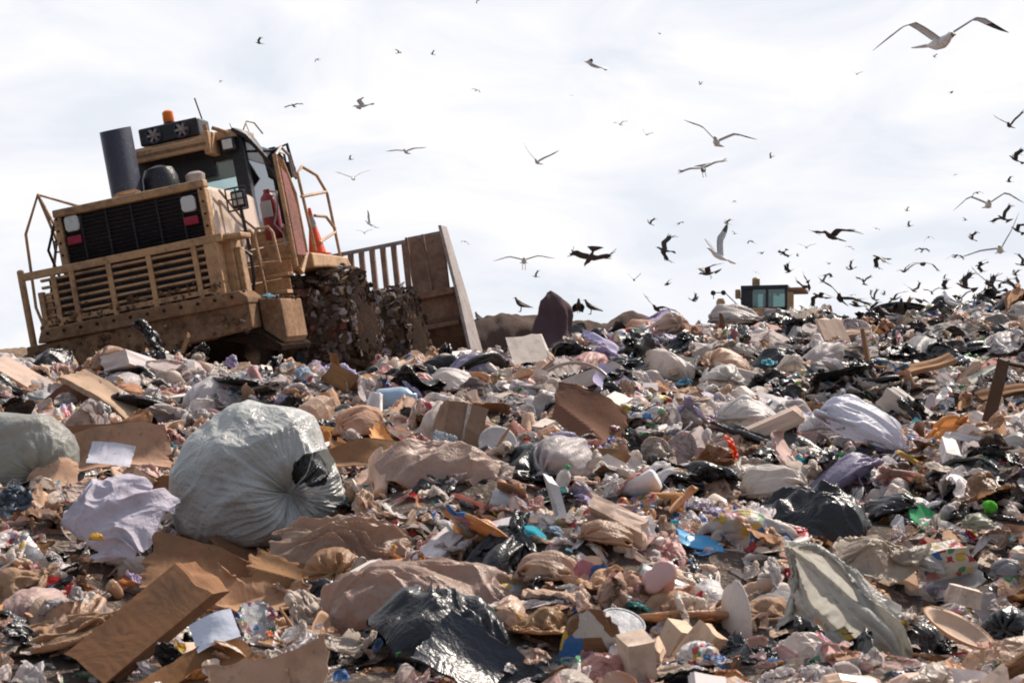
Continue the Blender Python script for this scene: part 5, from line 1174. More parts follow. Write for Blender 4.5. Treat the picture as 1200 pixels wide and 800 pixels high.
def zone(px, py):
    for a, b, c, d, n in SPOTS:
        if ((px-a)/c)**2+((py-b)/d)**2 < 1+.8*vz(px, py): return n
    if py < 480+vz(px, py)*40 and px > 560: return 'cool'
    if (px < 480 and py > 520) or (py > 590+60*vz(px, py) and px < 980): return 'warm'
    return 'mid'
def vz(px, py): return float(vnoise(px, py, 90, 7))
def off_machine_(p, s):
    return p[1] < 17.4
def gen(n, d0, d1, smin, smax, power, margin=1.15, tiny=False, base=False):
    out = []
    u = rng.random(n); ds = np.sqrt(d0*d0+u*(d1*d1-d0*d0)); tt = (rng.random(n)*2-1)*.365*margin
    xs = tt*ds; zs = H(xs, ds); px, py, dd = project(np.stack([xs, ds, zs], 1))
    names = list(KINDS); gx, gy = slope_n(xs, ds)
    for i in range(n):
        x, y = xs[i], ds[i]
        z_ = zone(px[i], py[i])
        w = {'crumpled_paper': 18, 'plastic_bag': 16, 'plastic_film': 19, 'cardboard_scrap': 7, 'garbage_bag': 7 if z_ != 'cool' else 16, 'food_wrapper': 14, 'rag': 4 if z_ != 'cool' else 8,
             'paper_cup': 2, 'plastic_bottle': 2.6, 'tin_can': 1, 'carton': 1.7, 'foam_block': .6, 'food_tray': 1.6, 'wood_stick': .5}
        wv = np.array([w[k] for k in names]); wv /= wv.sum()
        k = names[rng.choice(len(names), p=wv)]; K = KINDS[k]
        s = smin*(smax/smin)**(rng.random()**power)
        if k in ('paper_cup', 'tin_can', 'plastic_bottle', 'food_tray', 'carton'): s = min(s, .30)*.8
        if k == 'garbage_bag': s *= 1.35; c = 'black'
        elif k == 'cardboard_scrap': c = rng.choice(['brown', 'tan', 'dark brown', 'orange brown', 'beige'], p=[.36, .26, .16, .10, .12])
        elif k == 'wood_stick': c = rng.choice(['brown', 'tan', 'dark brown'])
        elif k == 'tin_can': c = 'grey'
        elif k == 'foam_block': c = rng.choice(['white', 'off white', 'beige'])
        elif rng.random() < (.085 if not tiny else .09) and (tiny or (s < .34 and k in ('crumpled_paper', 'plastic_bag', 'plastic_film', 'food_wrapper', 'plastic_bottle', 'rag'))): c = str(rng.choice(ACC, p=ACP))
        else: c = str(rng.choice(ZP[z_][0], p=np.array(ZP[z_][1])/sum(ZP[z_][1])))
        if k in ('crumpled_paper', 'plastic_bag', 'plastic_film', 'food_wrapper', 'cardboard_scrap') and c not in ACC and rng.random() < .42:
            q = float(vnoise(x, y, .55 if y < 10 else 1.1, 9))+.5; P_ = ZP[z_][0]; c = P_[int(np.clip(q, 0, .999)*min(7, len(P_)))]
        if k in ('crumpled_paper', 'plastic_bag', 'plastic_film') and c not in ACC and rng.random() < .20: c = 'white'
        if k in ('food_wrapper',) and c in ('black', 'dark brown'): c = 'white'
        fam = K[2][rng.integers(len(K[2]))]; pi = int(rng.integers(40))
        if base and rng.random() < .22 and c in ('brown', 'orange brown', 'dark brown', 'tan'): c = 'white'
        if base: fam = ['film', 'paper', 'stiff'][int(rng.choice(3, p=[.5, .38, .12]))]
        til = .5 if fam in ('paper', 'film', 'stiff') else .32
        if fam in ('cup', 'bottle', 'jug', 'can', 'plank', 'tray'): til = .9
        E_ = Euler((rng.normal(0, til)+.22, rng.normal(0, til), rng.uniform(0, 6.283)))
        al = Matrix(((1, 0, 0), (0, 1, 0), (gx[i], gy[i], 1)))  # lean with the slope
        nrm = Vector((-gx[i], -gy[i], 1)).normalized(); q = Vector((0, 0, 1)).rotation_difference(nrm)
        Rm = q.to_matrix() @ E_.to_matrix()
        sc = np.array([rng.uniform(.9, 1.5), rng.uniform(.6, 1), rng.uniform(.65, 1.1)])*s
        if base: sc[2] *= .6
        if tiny and fam in ('bag', 'limp', 'carton', 'cup', 'can', 'bottle', 'jug'): fam = 'film'
        lift = -.35*s*.3 if base else {'bag': -.12, 'limp': -.06, 'paper': -.02, 'film': -.02, 'stiff': .02, 'lump': .1}.get(fam, .12)*s+rng.uniform(0, .05 if not tiny else .07)
        out.append(dict(k=k, fam=fam, pi=pi, R=Rm, sc=sc, s=s, p=(x, y, zs[i]+lift), px=px[i], py=py[i], d=dd[i], c=c, ci=int(rng.integers(4)), j=float(rng.uniform(-.16, .12))))
    return out
IT = gen(2700, 3.6, 9, .15, .52, .95)+gen(3700, 9, 16, .2, .72, 1.0)+gen(6200, 16, 33, .26, .98, 1.3)
IT2 = gen(1900, 3.6, 9.5, .035, .12, 1., tiny=True)+gen(2400, 9, 18, .06, .15, 1., tiny=True)+gen(1800, 16, 33, .08, .2, 1., tiny=True)+gen(700, 33, 60, .3, .9, 1.)
IT3 = gen(5600, 3.6, 10, .14, .34, 1.0, base=True)+gen(5200, 10, 18, .17, .42, 1.0, base=True)
IT3 = [i for i in IT3 if off_machine_(i['p'], i['s'])]
hz = np.array([(h[3], h[4], h[2]) for h in HEROES])
def clear(p, s):
    dx = p[0]-hz[:, 0]; dy = p[1]-hz[:, 1]; r = hz[:, 2]
    if s < .13: return True
    r = r*.72
    a = (dx/(r*1.05+s*.35))**2+(np.where(dy < 0, dy/(r*1.7+s*1.3), dy/(r*.7+s*.2)))**2
    return (a > 1).all()
def off_machine(p, s):
    q = MRn.T @ (np.array(p)-np.array(MP))
    if -2.0-s < q[0] < 2.05 and .1 < q[1] < 9.2: return q[2] < .25 and s < .35
    if -2.8 < q[0] < 2.8 and 8.0 < q[1] < 9.5: return q[2] < .3 and s < .35
    return True
IT = [i for i in IT if clear(i['p'], i['s']) and off_machine(i['p'], i['s'])]
IT2 = [i for i in IT2 if off_machine(i['p'], i['s'])]
# the ones that show largest stand as things, the rest of each kind lies merged
LMK = [(h[0], h[1], h[5]) for h in HEROES if h[5]]+[(210, 440, 'compactor'), (556, 405, 'compactor blade')]
LXY = np.array([(a, b) for a, b, _ in LMK])
ind, rest = [], []
for k, K in KINDS.items():
    L = [i for i in IT if i['k'] == k]
    vis = [i for i in L if -8 < i['px'] < 1208 and i['py'] < 806 and i['d'] < 31]
    vis.sort(key=lambda i: -i['s']/i['d'])
    top = vis[:K[5]]; ids = {id(i) for i in top}
    ind += top; rest += [i for i in L if id(i) not in ids]
names = {}
def where(i, lv):
    dd = np.hypot(LXY[:, 0]-i['px'], (LXY[:, 1]-i['py'])*1.2); o = np.argsort(dd)[:2]
    a = LMK[o[0]]; dx, dy = i['px']-a[0], i['py']-a[1]
    if abs(dx) > abs(dy)*1.1: r = ('right of' if dx > 0 else 'left of')
    else: r = ('below' if dy > 0 else 'above')
    if dd[o[0]] < 26: r = 'against'
    return r, a[2], LMK[o[1]][2]
def size_word(i):
    w = i['s']/i['d']*FPX
    return 'tiny' if w < 14 else 'small' if w < 30 else 'medium' if w < 60 else 'large'
for i in ind:
    K = KINDS[i['k']]; r, a, b = where(i, 0)
    st = K[4][(0 if i['fam'] in ('bag', 'paper', 'stiff') else 1) % len(K[4])]
    i['lab'] = f"{size_word(i)} {st} {i['c']} {K[0]} {r} the {a}" if i['k'] != 'garbage_bag' else f"{size_word(i)} {st} black {K[0]} {r} the {a}"
    i['b'] = b
from collections import defaultdict
g1 = defaultdict(list)
for i in ind: g1[i['lab']].append(i)
ORD = ['first', 'second', 'third', 'fourth', 'fifth', 'sixth', 'seventh', 'eighth', 'ninth', 'tenth']
for l, L in g1.items():
    if len(L) == 1: L[0]['L'] = l; continue
    L.sort(key=lambda i: i['px'])
    if len(L) == 2: ws = ['leftmost of two', 'rightmost of two']
    else: ws = ['leftmost']+[ORD[n] + ' from left' if n < 10 else f'number {n+1} from left' for n in range(1, len(L)-1)]+['rightmost']
    for i, w in zip(L, ws): i['L'] = l+', '+w
GROUPS = {'crumpled_paper': 'crumpled paper over the heap', 'plastic_bag': 'small plastic bags over the heap', 'plastic_film': 'wrinkled plastic sheets over the heap', 'cardboard_scrap': 'cardboard scraps over the heap',
 'garbage_bag': 'black bags over the heap', 'food_wrapper': 'printed wrappers over the heap', 'rag': 'rags over the heap', 'paper_cup': 'cups over the heap', 'plastic_bottle': 'bottles over the heap',
 'tin_can': 'tin cans over the heap', 'carton': 'cartons over the heap', 'foam_block': 'foam blocks over the heap', 'food_tray': 'food trays over the heap', 'wood_stick': 'wooden sticks over the heap'}
capm = np_mesh('cap', *CAP, [LM['rigid']['obj']])
for i in ind:
    K = KINDS[i['k']]
    o = link(i['k'], proto_mesh(i['fam'], i['pi'], K[3]), color=col(i['c'], i['ci'], i['j']))
    o.matrix_world = Matrix.Translation(i['p']) @ i['R'].to_4x4() @ Matrix.Diagonal((*i['sc'], 1))
    tag(o, i['L'], K[1], GROUPS[i['k']])
    if i['fam'] == 'bottle' and i['s']/i['d']*FPX > 24:
        cp = link('cap', capm, o, color=col(['blue', 'white', 'red', 'green'][i['ci']]))
fam_of = {'crumpled_paper': 'paper_scraps', 'food_wrapper': 'paper_scraps', 'paper_cup': 'paper_scraps', 'plastic_bag': 'plastic_scraps', 'plastic_film': 'plastic_scraps', 'garbage_bag': 'plastic_scraps',
          'cardboard_scrap': 'cardboard_scraps', 'carton': 'cardboard_scraps', 'wood_stick': 'cardboard_scraps'}
bk = defaultdict(list)
for i in rest+IT2+IT3:
    V_, F_ = low(i['fam'], i['pi']); K = KINDS[i['k']]
    if i['fam'] in ('film', 'paper') and i['s']/i['d']*FPX > 17: V_, F_ = PROTO[i['fam']][i['pi'] % len(PROTO[i['fam']])][4:6]
    if i['s'] < .12 and len(V_) > 200: V_, F_ = low('film', i['pi'])
    if i['fam'] == 'stiff': V_, F_ = PROTO['stiff'][i['pi'] % 12][:2] if i['s']/i['d']*FPX > 12 else (V_, F_)
    bk[fam_of.get(i['k'], 'mixed_debris')].append((V_, F_, np.array(i['R'])*i['sc'], np.array(i['p']), col(i['c'], i['ci'], i['j']), FAM_MATS.index(K[3])))
LBL = {'paper_scraps': ('countless small paper scraps between the bigger rubbish', 'paper scraps'), 'plastic_scraps': ('countless small plastic scraps between the bigger rubbish', 'plastic scraps'),
       'cardboard_scraps': ('countless small cardboard scraps between the bigger rubbish', 'cardboard scraps'), 'mixed_debris': ('countless bits of cloth, foam and hard plastic in the heap', 'debris')}
for k, L in bk.items():
    o = merge(L, k, SCR, kind='stuff', smooth=False); tag(o, LBL[k][0], LBL[k][1])
print('things', len(ind), 'scraps', len(rest)+len(IT2))

# ------------------------------------------------------------------ birds
def bird_mesh(species, L, Rw, spread=1.0, tail=1.0, sweep=0., legs=False):
    """L / Rw = (shoulder, wrist) angles of the left and right wing in degrees; nose towards +y"""
    gull = species == 'gull'
    V = []; F = []; MI = []
    def ring(cx, cy, cz, rx, rz, n=12): 
        b = len(V)
        for k in range(n): a = 2*math.pi*k/n; V.append((cx+rx*math.cos(a), cy, cz+rz*math.sin(a)))
        return b
    sec = [(-.24, .015, .02, .012), (-.16, .0, .04, .03), (-.05, -.01, .062, .06), (.07, -.01, .068, .068), (.15, .0, .05, .055), (.20, .015, .036, .040), (.245, .025, .037, .038), (.28, .022, .026, .026), (.295, .016, .012, .012), (.34, .008, .003, .004)]
    n = 12; rs = [ring(0, y, z, rx*.82, rz*.8) for y, z, rx, rz in sec]
    for i in range(len(rs)-1):
        for k in range(n): F.append((rs[i]+k, rs[i]+(k+1) % n, rs[i+1]+(k+1) % n, rs[i+1]+k)); MI.append(2 if i >= 7 else 0)
    F.append(tuple(rs[0]+k for k in range(n))[::-1]); MI.append(0)
    # tail fan
    tw = .055*tail+.02; b = len(V)
    for (x, y) in ((-.022, -.20), (.022, -.20), (tw*1.25, -.36), (tw*.5, -.385), (-tw*.5, -.385), (-tw*1.25, -.36)):
        V.append((x, y, .02)); V.append((x, y, .012))
    F += [(b, b+2, b+4, b+6, b+8, b+10), (b+11, b+9, b+7, b+5, b+3, b+1)]+[(b+2*i, b+2*i+1, b+2*((i+1) % 6)+1, b+2*((i+1) % 6)) for i in range(6)]; MI += [0]*8
    span = .66 if gull else .47; ch = .17 if gull else .19
    for s, (a0, a1) in ((-1, L), (1, Rw)):
        st = [0, .12, .28, .42, .55, .68, .8, .9, 1.0]
        cw = [1., 1.02, .98, .93, .86, .74, .58, .40, .10] if gull else [1., 1.05, 1.02, 1.0, 1.0, .98, .92, .72, .30]
        x = .03; z = .03; b = len(V); m = 6
        px_ = 0
        for t, c in zip(st, cw):
            ang = Rd(a0) if t <= .45 else Rd(a0+a1*min(1, (t-.42)/.2))
            dl = (t-px_)*span*spread; px_ = t
            x += dl*math.cos(ang); z += dl*math.sin(ang)
            yl = .10+.10*math.sin(min(t, .45)/.45*math.pi/2)-max(0, t-.42)*(.30+sweep) ; cc = ch*c
            th = .016*(1-t)+.003
            nx, nz = -math.sin(ang), math.cos(ang)
            for (yy, h) in ((yl, 0), (yl-.25*cc, .6), (yl-.6*cc, .35), (yl-cc, 0), (yl-.6*cc, -.15), (yl-.25*cc, -.4)):
                V.append((s*(x+nx*h*th), yy, z+nz*h*th))
        for i in range(len(st)-1):
            for k in range(m):
                f = (b+i*m+k, b+i*m+(k+1) % m, b+(i+1)*m+(k+1) % m, b+(i+1)*m+k); F.append(f if s < 0 else f[::-1])
                MI.append((3 if st[i] >= .68 else (1 if k < 3 else 4)) if gull else 0)
        e = b+(len(st)-1)*m; F.append(tuple(e+k for k in range(m))); MI.append(3 if gull else 0)
        if not gull:    # finger feathers
            for q in range(5):
                p0 = V[b+(len(st)-3+(q > 2))*m+[0, 1, 2, 2, 3][q]]; ang = Rd(a0+a1); bb = len(V)
                ln = .15-.018*q; dy = -.02-.045*q; ux, uz = s*math.cos(ang), math.sin(ang)
                P = [(p0[0], p0[1]+.012, p0[2]), (p0[0]+ux*ln, p0[1]+dy, p0[2]+uz*ln+.01), (p0[0]+ux*ln*.9, p0[1]+dy-.014, p0[2]+uz*ln*.9+.01), (p0[0], p0[1]-.022, p0[2])]
                for p in P: V.append(p)
                for p in P: V.append((p[0], p[1], p[2]-.004))
                F += [(bb, bb+1, bb+2, bb+3), (bb+7, bb+6, bb+5, bb+4), (bb, bb+4, bb+5, bb+1), (bb+1, bb+5, bb+6, bb+2), (bb+2, bb+6, bb+7, bb+3)]; MI += [0]*5
    if legs:
        for s in (-1, 1):
            t = MB().tube([(s*.03, -.03, -.05), (s*.03, -.06, -.12), (s*.03, -.03, -.19)], .006, 5); bb = len(V)
            V += t.V; F += [tuple(i+bb for i in f) for f in t.F]; MI += [2]*len(t.F)
    return V, F, MI
def stand_mesh(species, wing=0.0):
    """perched bird, upright body, folded wings, two legs; nose +y"""
    V = []; F = []; MI = []; n = 12; gull = species == 'gull'
    sec = [(-.27, .10, .012, .01), (-.20, .125, .035, .022), (-.10, .16, .062, .055), (.0, .21, .078, .075), (.07, .26, .068, .070), (.11, .31, .045, .05), (.13, .355, .040, .042), (.145, .385, .03, .03), (.17, .385, .014, .014), (.225, .372, .004, .004)]
    rs = []
    for y, z, rx, rz in sec:
        rs.append(len(V)); 
        for k in range(n): a = 2*math.pi*k/n; V.append((rx*math.cos(a), y-.5*rz*math.sin(a), z+.87*rz*math.sin(a)))
    for i in range(len(rs)-1):
        for k in range(n): F.append((rs[i]+k, rs[i]+(k+1) % n, rs[i+1]+(k+1) % n, rs[i+1]+k)); MI.append(2 if i >= 7 else 0)
    F.append(tuple(rs[0]+k for k in range(n))[::-1]); MI.append(0)
    for s in (-1, 1):
        o = wing
        W = [(.05, .08, .27), (.085+o*.1, .0, .23+o*.1), (.085+o*.3, -.12, .16+o*.1), (.045+o*.3, -.34, .09-o*.1), (.02, -.36, .10), (.035, -.15, .20), (.035, .02, .28)]
        b = len(V)
        for x, y, z in W: V.append((s*x, y, z))
        for x, y, z in W: V.append((s*(x-.015), y, z-.004))
        k = len(W); F += [tuple(range(b, b+k)), tuple(range(b+k, b+2*k))[::-1]]+[(b+i, b+(i+1) % k, b+k+(i+1) % k, b+k+i) for i in range(k)]; MI += [1]*(k+2)
        t = MB().tube([(s*.03, -.01, .17), (s*.03, -.02, .08), (s*.03, .0, .0)], .008, 6).tube([(s*.03, -.02, .0), (s*.03, .06, .0)], .007, 5); bb = len(V)
        V += t.V; F += [tuple(i+bb for i in f) for f in t.F]; MI += [2]*len(t.F)
    return V, F, MI
def plain(name, c, rough=.7, tr=0):
    m, nt, N, L = new_mat(name); out = N.new('ShaderNodeOutputMaterial'); p = N.new('ShaderNodeBsdfPrincipled'); tc = N.new('ShaderNodeTexCoord')
    f = noise(N, L, tc.outputs['Object'], 30, 3, .6)
    L.new(mixc(N, L, ramp(N, L, f, .35, .7), c, tuple(k*.7 for k in c)), p.inputs['Base Color']); p.inputs['Roughness'].default_value = rough
    if tr:
        t = N.new('ShaderNodeBsdfTranslucent'); t.inputs[0].default_value = (*c, 1); mx = N.new('ShaderNodeMixShader'); mx.inputs[0].default_value = tr
        L.new(p.outputs[0], mx.inputs[1]); L.new(t.outputs[0], mx.inputs[2]); L.new(mx.outputs[0], out.inputs[0])
    else: L.new(p.outputs[0], out.inputs[0])
    return m
GM = [plain('gull white', (.80, .80, .80)), plain('gull grey wing', (.42, .43, .46), tr=.3), plain('gull bill', (.30, .20, .12)), plain('gull wing tip', (.03, .03, .03)), plain('gull under wing', (.66, .66, .68), tr=.35)]
CMt = [plain('crow black', (.055, .040, .035), .6), plain('crow wing', (.045, .033, .03), .6), plain('crow bill', (.02, .018, .018), .4), plain('crow', (.02, .02, .02)), plain('crow under', (.03, .025, .024))]
_bm = {}
def bmesh_of(sp, L, R_, legs=False, tail=1., spread=1., sweep=0.):
    k = (sp, L, R_, legs, tail, spread, sweep)
    if k not in _bm:
        if L == 'stand': V, F, MI = stand_mesh(sp, R_)
        else: V, F, MI = bird_mesh(sp, L, R_, spread, tail, sweep, legs)
        _bm[k] = np_mesh(sp, V, F, GM if sp == 'gull' else CMt, MI)
    return _bm[k]
def bird(sp, px, py, wpx, L, R_, rot, label, group=None, unit=None, **k):
    wpx *= 1.12; unit = unit or (1.25 if sp == 'gull' else 1.05)
    d = unit*FPX/wpx; d = min(d, 260); s = wpx/FPX*d/unit
    p = np.array([(px-600)/FPX, CP-(400-py)/FPX*SP, SP+(400-py)/FPX*CP])*d
    o = link(sp, bmesh_of(sp, L, R_, **k), None, p, R3(*rot), s); tag(o, label, sp, group); return o
def perch(sp, px, py, hpx, wing, yaw, label, d=None, zoff=0., wide=0):
    if d is None: x, y, z, d = ground_hit(px, py+hpx*.5)
    p = np.array([(px-600)/FPX, CP-(400-(py+hpx*.5))/FPX*SP, SP+(400-(py+hpx*.5))/FPX*CP])*d
    s = hpx/FPX*d/.42
    o = link(sp, bmesh_of(sp, 'stand', wing), None, p, (0, 0, Rd(yaw)), s); tag(o, label, sp); return o
B = bird
B('gull', 1100, 50, 152, (30, -52), (26, -62), (-8, 5, 187), 'largest gull gliding top right with both wings arched down')
B('gull', 697, 77, 46, (40, 10), (-35, -10), (30, -42, 60), 'pale gull banking steeply left of the top centre')
B('gull', 425, 124, 40, (15, -25), (5, 5), (-10, 5, 100), 'grey gull flying level high above the blade, left of the banking gull')
B('gull', 476, 178, 40, (10, -5), (2, -2), (0, 0, 170), 'gull gliding level with thin wings above the compactor blade')
B('gull', 415, 209, 38, (32, -20), (26, -12), (-20, 0, 170), 'small gull with wings in a shallow V above the handrails')
B('gull', 433, 262, 30, (50, -30), (-10, 40), (30, 20, 60), 'fluttering grey gull with wings folded forward above the blade bars')
B('gull', 427, 273, 18, (30, -20), (25, -15), (0, 0, 180), 'tiny pale gull right under the fluttering grey gull')
B('gull', 630, 190, 46, (26, 12), (42, 8), (0, -8, 165), 'gull with both wings raised in a V at the middle of the sky')
B('gull', 840, 167, 78, (22, -30), (40, -22), (0, -8, 165), 'gull gliding with long raised right wing above a dark crow')
B('gull', 614, 306, 60, (14, -22), (10, -24), (0, 0, 180), 'very pale gull coming head on above the dirt bank', legs=True)
B('gull', 843, 300, 70, (100, 10), (30, -10), (20, -12, 120), 'large gull with one wing straight up above a flapping crow')
B('gull', 1158, 240, 74, (30, -62), (22, -62), (0, 0, 165), 'gull with arched wings near the right edge of the sky')
B('gull', 1172, 293, 78, (50, 10), (0, -6), (0, 8, 160), 'grey gull with one long straight wing reaching the right edge')
B('gull', 727, 146, 17, (30, -30), (30, -30), (0, 0, 150), 'tiny grey gull above the V winged gull')
B('gull', 758, 158, 15, (25, 10), (30, 10), (0, -20, 150), 'tiny gull right of the other tiny grey gull')
B('gull', 1004, 87, 13, (20, 5), (30, 5), (0, -10, 150), 'tiny gull below left of the largest gull')
B('gull', 945, 290, 20, (20, -5), (30, -10), (0, 0, 160), 'tiny gull left of the large brown crow')
# crows
B('crow', 824, 198, 52, (20, -28), (16, -30), (-25, 10, 170), 'ragged black crow with legs down under the long winged gull', legs=True, tail=2.2)
B('crow', 691, 302, 52, (40, -66), (16, -24), (-28, 0, 20), 'black crow with fanned tail above the dirt bank', tail=2.4)
B('crow', 779, 293, 34, (75, 5), (-15, -10), (20, 20, 70), 'dark bird with one wing raised, right of the fan tailed crow')
B('crow', 830, 320, 38, (20, -30), (60, -40), (-10, 15, 110), 'black crow flapping under the one wing up gull', legs=True, tail=2.5)
B('crow', 743, 328, 19, (38, 10), (44, 8), (0, 0, 170), 'small crow with V wings below the fan tailed crow')
B('crow', 975, 277, 56, (30, -20), (0, 0), (10, -15, 130), 'large brown crow diving above the crest on the right')
B('crow', 1032, 302, 30, (-20, -30), (-35, -30), (10, 0, 100), 'brown crow with wings beating down, right of the diving crow', tail=2.)
B('crow', 1081, 309, 42, (-12, -30), (-10, -34), (-10, 0, 180), 'brown crow with both wings drooping above the standing gull', tail=2.2)
B('crow', 1183, 147, 40, (60, 10), (12, 8), (0, -20, 150), 'black crow with a tall raised wing at the upper right edge')
B('crow', 1190, 187, 26, (70, 10), (50, 10), (30, 0, 90), 'brown crow flapping below the tall winged crow at the edge', tail=2.5)
B('crow', 1176, 256, 32, (36, 15), (10, 5), (10, 20, 130), 'black crow under the arched gull near the right edge', tail=2.)
B('crow', 1139, 280, 18, (60, 10), (50, 10), (20, 0, 110), 'small dark crow on top of the long straight winged gull')
B('crow', 985, 350, 60, (24, -6), (14, -14), (12, -36, 150), 'large dark crow crossing low over the crest tarpaulin', spread=1.1)
B('crow', 961, 347, 34, (10, -40), (-30, -30), (10, 0, 120), 'brown crow left of the low crossing crow', tail=2.)
B('crow', 1131, 336, 34, (50, 20), (70, 20), (20, 20, 100), 'brown crow beating upward above the standing gull', tail=2.5)
B('crow', 1157, 331, 44, (10, -10), (32, 10), (0, -10, 160), 'dark crow with a long raised wing just right of the upward beating crow', legs=True)
B('crow', 1150, 357, 36, (50, 10), (60, 10), (30, 0, 60), 'black crow landing on the crest near the right edge', tail=2.)
B('crow', 1092, 343, 19, (40, -10), (35, -20), (10, 0, 160), 'small black crow left of the standing gull')
B('crow', 770, 362, 44, (10, -15), (28, 6), (10, -14, 150), 'brown crow landing on the end of the dirt bank', tail=2.)
B('crow', 912, 345, 26, (-8, -20), (-15, -20), (0, 10, 170), 'brown crow passing over the roof of the distant compactor')
B('crow', 1020, 364, 26, (60, 15), (20, 0), (10, -20, 120), 'dark crow lifting one wing on the crest', tail=2.)
B('crow', 344, 124, 20, (4, -8), (-4, 2), (0, 8, 175), 'dark crow gliding level above the cab antenna')
B('crow', 628, 324, 14, (60, 10), (10, 0), (0, 0, 130), 'small crow just below the very pale gull')
sm = [(783, 333, 15), (762, 262, 15), (796, 262, 12), (304, 51, 14), (372, 70, 8), (467, 62, 10), (507, 64, 9), (558, 106, 10), (411, 187, 9), (545, 283, 11), (773, 40, 6), (821, 99, 8),
 (670, 112, 6), (904, 184, 9), (861, 236, 6), (1115, 109, 9), (1095, 67, 8), (1119, 205, 6), (1183, 213, 13), (1145, 226, 14), (1131, 258, 8), (1063, 247, 9), (1027, 268, 9), (1066, 265, 11), (996, 289, 11),
 (971, 309, 8), (998, 315, 18), (1081, 293, 16), (1107, 326, 8), (881, 283, 12), (893, 297, 11), (1190, 322, 15), (998, 346, 9), (935, 300, 7), (259, 95, 6), (861, 274, 8), (1183, 352, 16), (886, 319, 9), (1035, 345, 10), (560, 1, 8)]
sp_ = [((30, -20), (30, -20)), ((45, 10), (40, 10)), ((8, -30), (10, -30)), ((60, 0), (20, -10)), ((-10, -30), (-5, -40))]
sp_l = ['wings half raised', 'wings in a steep V', 'wings arched', 'one wing raised', 'wings drooping']
near = [(1100, 52, 'the largest gull'), (697, 77, 'the banking gull'), (425, 124, 'the level grey gull'), (630, 190, 'the V winged gull'), (840, 167, 'the long winged gull'), (691, 302, 'the fan tailed crow'), (843, 300, 'the one wing up gull'),
 (975, 277, 'the diving brown crow'), (1158, 240, 'the arched edge gull'), (1081, 309, 'the drooping winged crow'), (1183, 147, 'the tall winged crow'), (195, 143, 'the orange beacon'), (513, 262, 'the blade corner'), (1172, 293, 'the straight winged gull'), (896, 340, 'the distant compactor')]
seen = {}
for n_, (px, py, w) in enumerate(sm):
    k = n_ % 5; q = min(near, key=lambda t: math.hypot(t[0]-px, t[1]-py)); dx, dy = px-q[0], py-q[1]
    r = ('right of' if dx > 0 else 'left of') if abs(dx) > abs(dy) else ('below' if dy > 0 else 'above')
    dist = 'just' if math.hypot(dx, dy) < 45 else 'well' if math.hypot(dx, dy) < 95 else 'far'
    l = f"tiny distant dark bird, {sp_l[k]}, {dist} {r} {q[2]}"
    B('crow', px, py, w, sp_[k][0], sp_[k][1], ((n_*37) % 40-20, (n_*23) % 50-25, (n_*71) % 180+60), l, 'tiny dark birds in the sky')
ex = [(948, 336, 22), (1004, 358, 20), (1048, 350, 22), (1070, 340, 16), (1078, 352, 22), (1108, 338, 14), (1126, 350, 22), (1140, 362, 20), (1166, 342, 26), (1178, 330, 20), (1192, 340, 24), (1060, 318, 14), (1150, 310, 16), (1012, 330, 15), (968, 322, 15), (925, 318, 13), (1192, 270, 18), (1120, 300, 14),
 (870, 352, 14), (944, 362, 18), (1024, 350, 16), (1198, 310, 18), (918, 296, 12), (852, 262, 10), (1088, 278, 10), (812, 352, 12), (1156, 378, 18), (990, 372, 18)]
for n_, (px, py, w) in enumerate(ex):
    k = (n_*3+1) % 5; q = min(near+[(1114, 352, 'the standing gull'), (985, 350, 'the low crossing crow')], key=lambda t: math.hypot(t[0]-px, t[1]-py)); dx, dy = px-q[0], py-q[1]
    r = ('right of' if dx > 0 else 'left of') if abs(dx) > abs(dy) else ('below' if dy > 0 else 'above')
    B('crow', px, py, w*1.4, *[((50, 15), (20, 0)), ((60, 10), (70, 20)), ((10, -30), (-20, -30)), ((-15, -30), (-30, -30)), ((30, -40), (50, -20))][k], ((n_*41) % 60-30, (n_*29) % 60-30, (n_*67) % 240), f"dark crow {['lifting one wing', 'beating upward', 'half folded', 'beating down', 'with bent wings'][k]}, {'close' if math.hypot(dx, dy) < 35 else 'some way'} {r} {q[2]}", 'crows swarming over the right crest', tail=[1., 2.2, 1.6][n_ % 3])
# perched
perch('crow', 610, 356, 18, 0, 70, 'crow standing alone on the dirt bank left of the purple tarp', d=33.2)
perch('crow', 678, 358, 17, .35, 180, 'crow with opened wings standing on the dirt bank', d=33)
perch('crow', 692, 359, 18, .05, 100, 'crow standing at the right of the opened wing crow', d=33.2)
perch('crow', 561, 372, 16, .1, 40, 'crow perched at the left end of the dirt bank', d=33)
perch('gull', 1114, 352, 28, 0, 20, 'pale gull standing upright on the right crest')
perch('crow', 1096, 360, 17, .2, 250, 'black crow feeding left of the standing gull')
perch('crow', 1056, 358, 18, .4, 170, 'dark crow with half open wings on the crest above the grey tarpaulin')
perch('crow', 1182, 356, 24, .5, 90, 'big dark crow hunched on the crest at the right edge')
perch('crow', 1036, 366, 15, .1, 90, 'small dark crow pecking left of the half open winged crow')
perch('crow', 1168, 366, 14, .2, 300, 'dark crow on the crest left of the hunched crow')

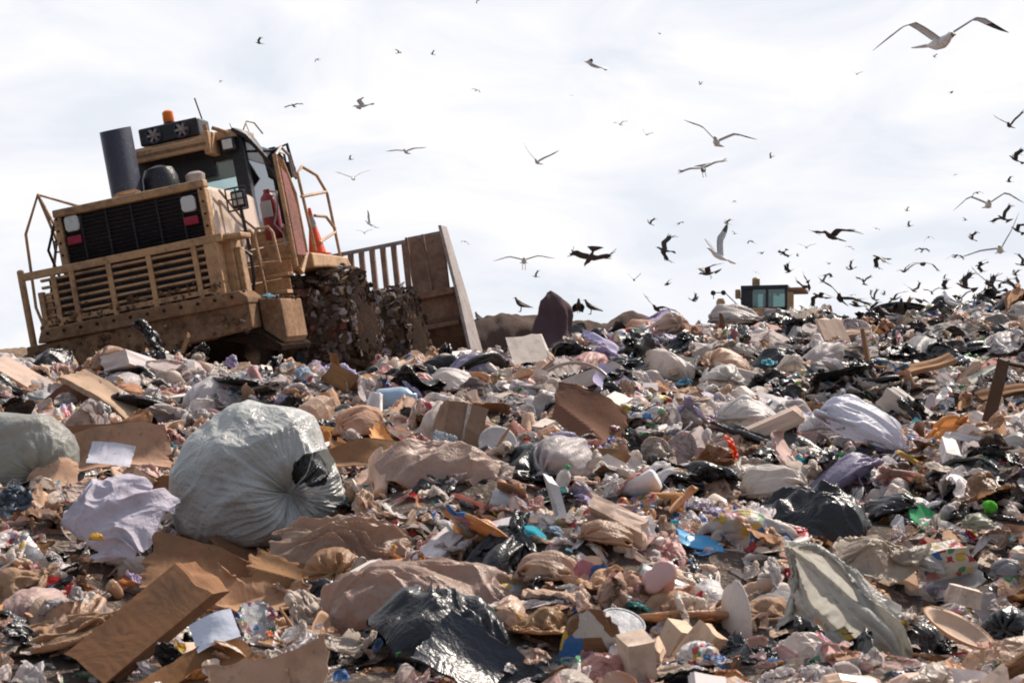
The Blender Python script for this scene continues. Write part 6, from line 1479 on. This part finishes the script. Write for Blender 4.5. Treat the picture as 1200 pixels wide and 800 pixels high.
# ------------------------------------------------------------------ camera, sky, sun
cam = bpy.data.cameras.new('camera'); cam.sensor_width = 36; cam.lens = 36*FPX/1200; cam.clip_end = 2000; cam.clip_start = .05
cam.dof.use_dof = True; cam.dof.focus_distance = 15; cam.dof.aperture_fstop = 11
co = bpy.data.objects.new('camera', cam); COL.objects.link(co); co.rotation_euler = (math.pi/2+PITCH, 0, 0); scene.camera = co
SUN_EL, SUN_AZ = 50., 46.   # azimuth measured from +y (view direction) towards +x (right)
w = bpy.data.worlds.new('World'); scene.world = w; w.use_nodes = True; nt = w.node_tree; N, L = nt.nodes, nt.links; N.clear()
out = N.new('ShaderNodeOutputWorld'); bg = N.new('ShaderNodeBackground'); sky = N.new('ShaderNodeTexSky'); sky.sky_type = 'NISHITA'; sky.sun_disc = False
sky.sun_elevation = Rd(SUN_EL); sky.sun_rotation = Rd(SUN_AZ); sky.dust_density = 3; sky.air_density = 1.2
tc = N.new('ShaderNodeTexCoord'); dirv = tc.outputs['Generated']
mp = N.new('ShaderNodeMapping'); mp.inputs['Scale'].default_value = (1, 1, 2.6); L.new(dirv, mp.inputs[0])
c1 = noise(N, L, mp.outputs[0], 2.6, 5, .55, .3); c2 = noise(N, L, mp.outputs[0], 6.5, 5, .55, .6)
shade = mixc(N, L, ramp(N, L, c2, .36, .60), (6.9, 7.25, 7.9), (8.5, 8.45, 8.75))
sx = N.new('ShaderNodeSeparateXYZ'); L.new(dirv, sx.inputs[0])
# cloud veil: dense towards the sun side in front, broken blue behind the camera
front = mth(N, L, 'MULTIPLY_ADD', sx.outputs[1], .50, .56)
veil = mth(N, L, 'ADD', front, mth(N, L, 'MULTIPLY', mth(N, L, 'SUBTRACT', c1, .5), .9), clamp=True)
lp = mixc(N, L, veil, sky.outputs[0], shade)
up = ramp(N, L, sx.outputs[2], -.08, .0)
L.new(mixc(N, L, up, (1.2, 1.0, .85), lp), bg.inputs[0]); bg.inputs[1].default_value = .095
L.new(bg.outputs[0], out.inputs[0])
sl = bpy.data.lights.new('sun', 'SUN'); sl.energy = 5.0; sl.angle = Rd(4); sl.color = (1, .90, .79)
so = bpy.data.objects.new('sun', sl); COL.objects.link(so)
sd = Vector((math.sin(Rd(SUN_AZ))*math.cos(Rd(SUN_EL)), math.cos(Rd(SUN_AZ))*math.cos(Rd(SUN_EL)), math.sin(Rd(SUN_EL))))
so.rotation_euler = sd.to_track_quat('Z', 'Y').to_euler(); so.location = (20, 10, 40)
vs = scene.view_settings; vs.view_transform = 'Standard'; vs.look = 'None'; vs.exposure = .32; vs.gamma = 1; vs.use_curve_mapping = False
scene.render.film_transparent = False
scene.cycles.filter_width = 1.9; scene.cycles.max_bounces = 6; scene.cycles.transparent_max_bounces = 8; scene.cycles.use_denoising = True
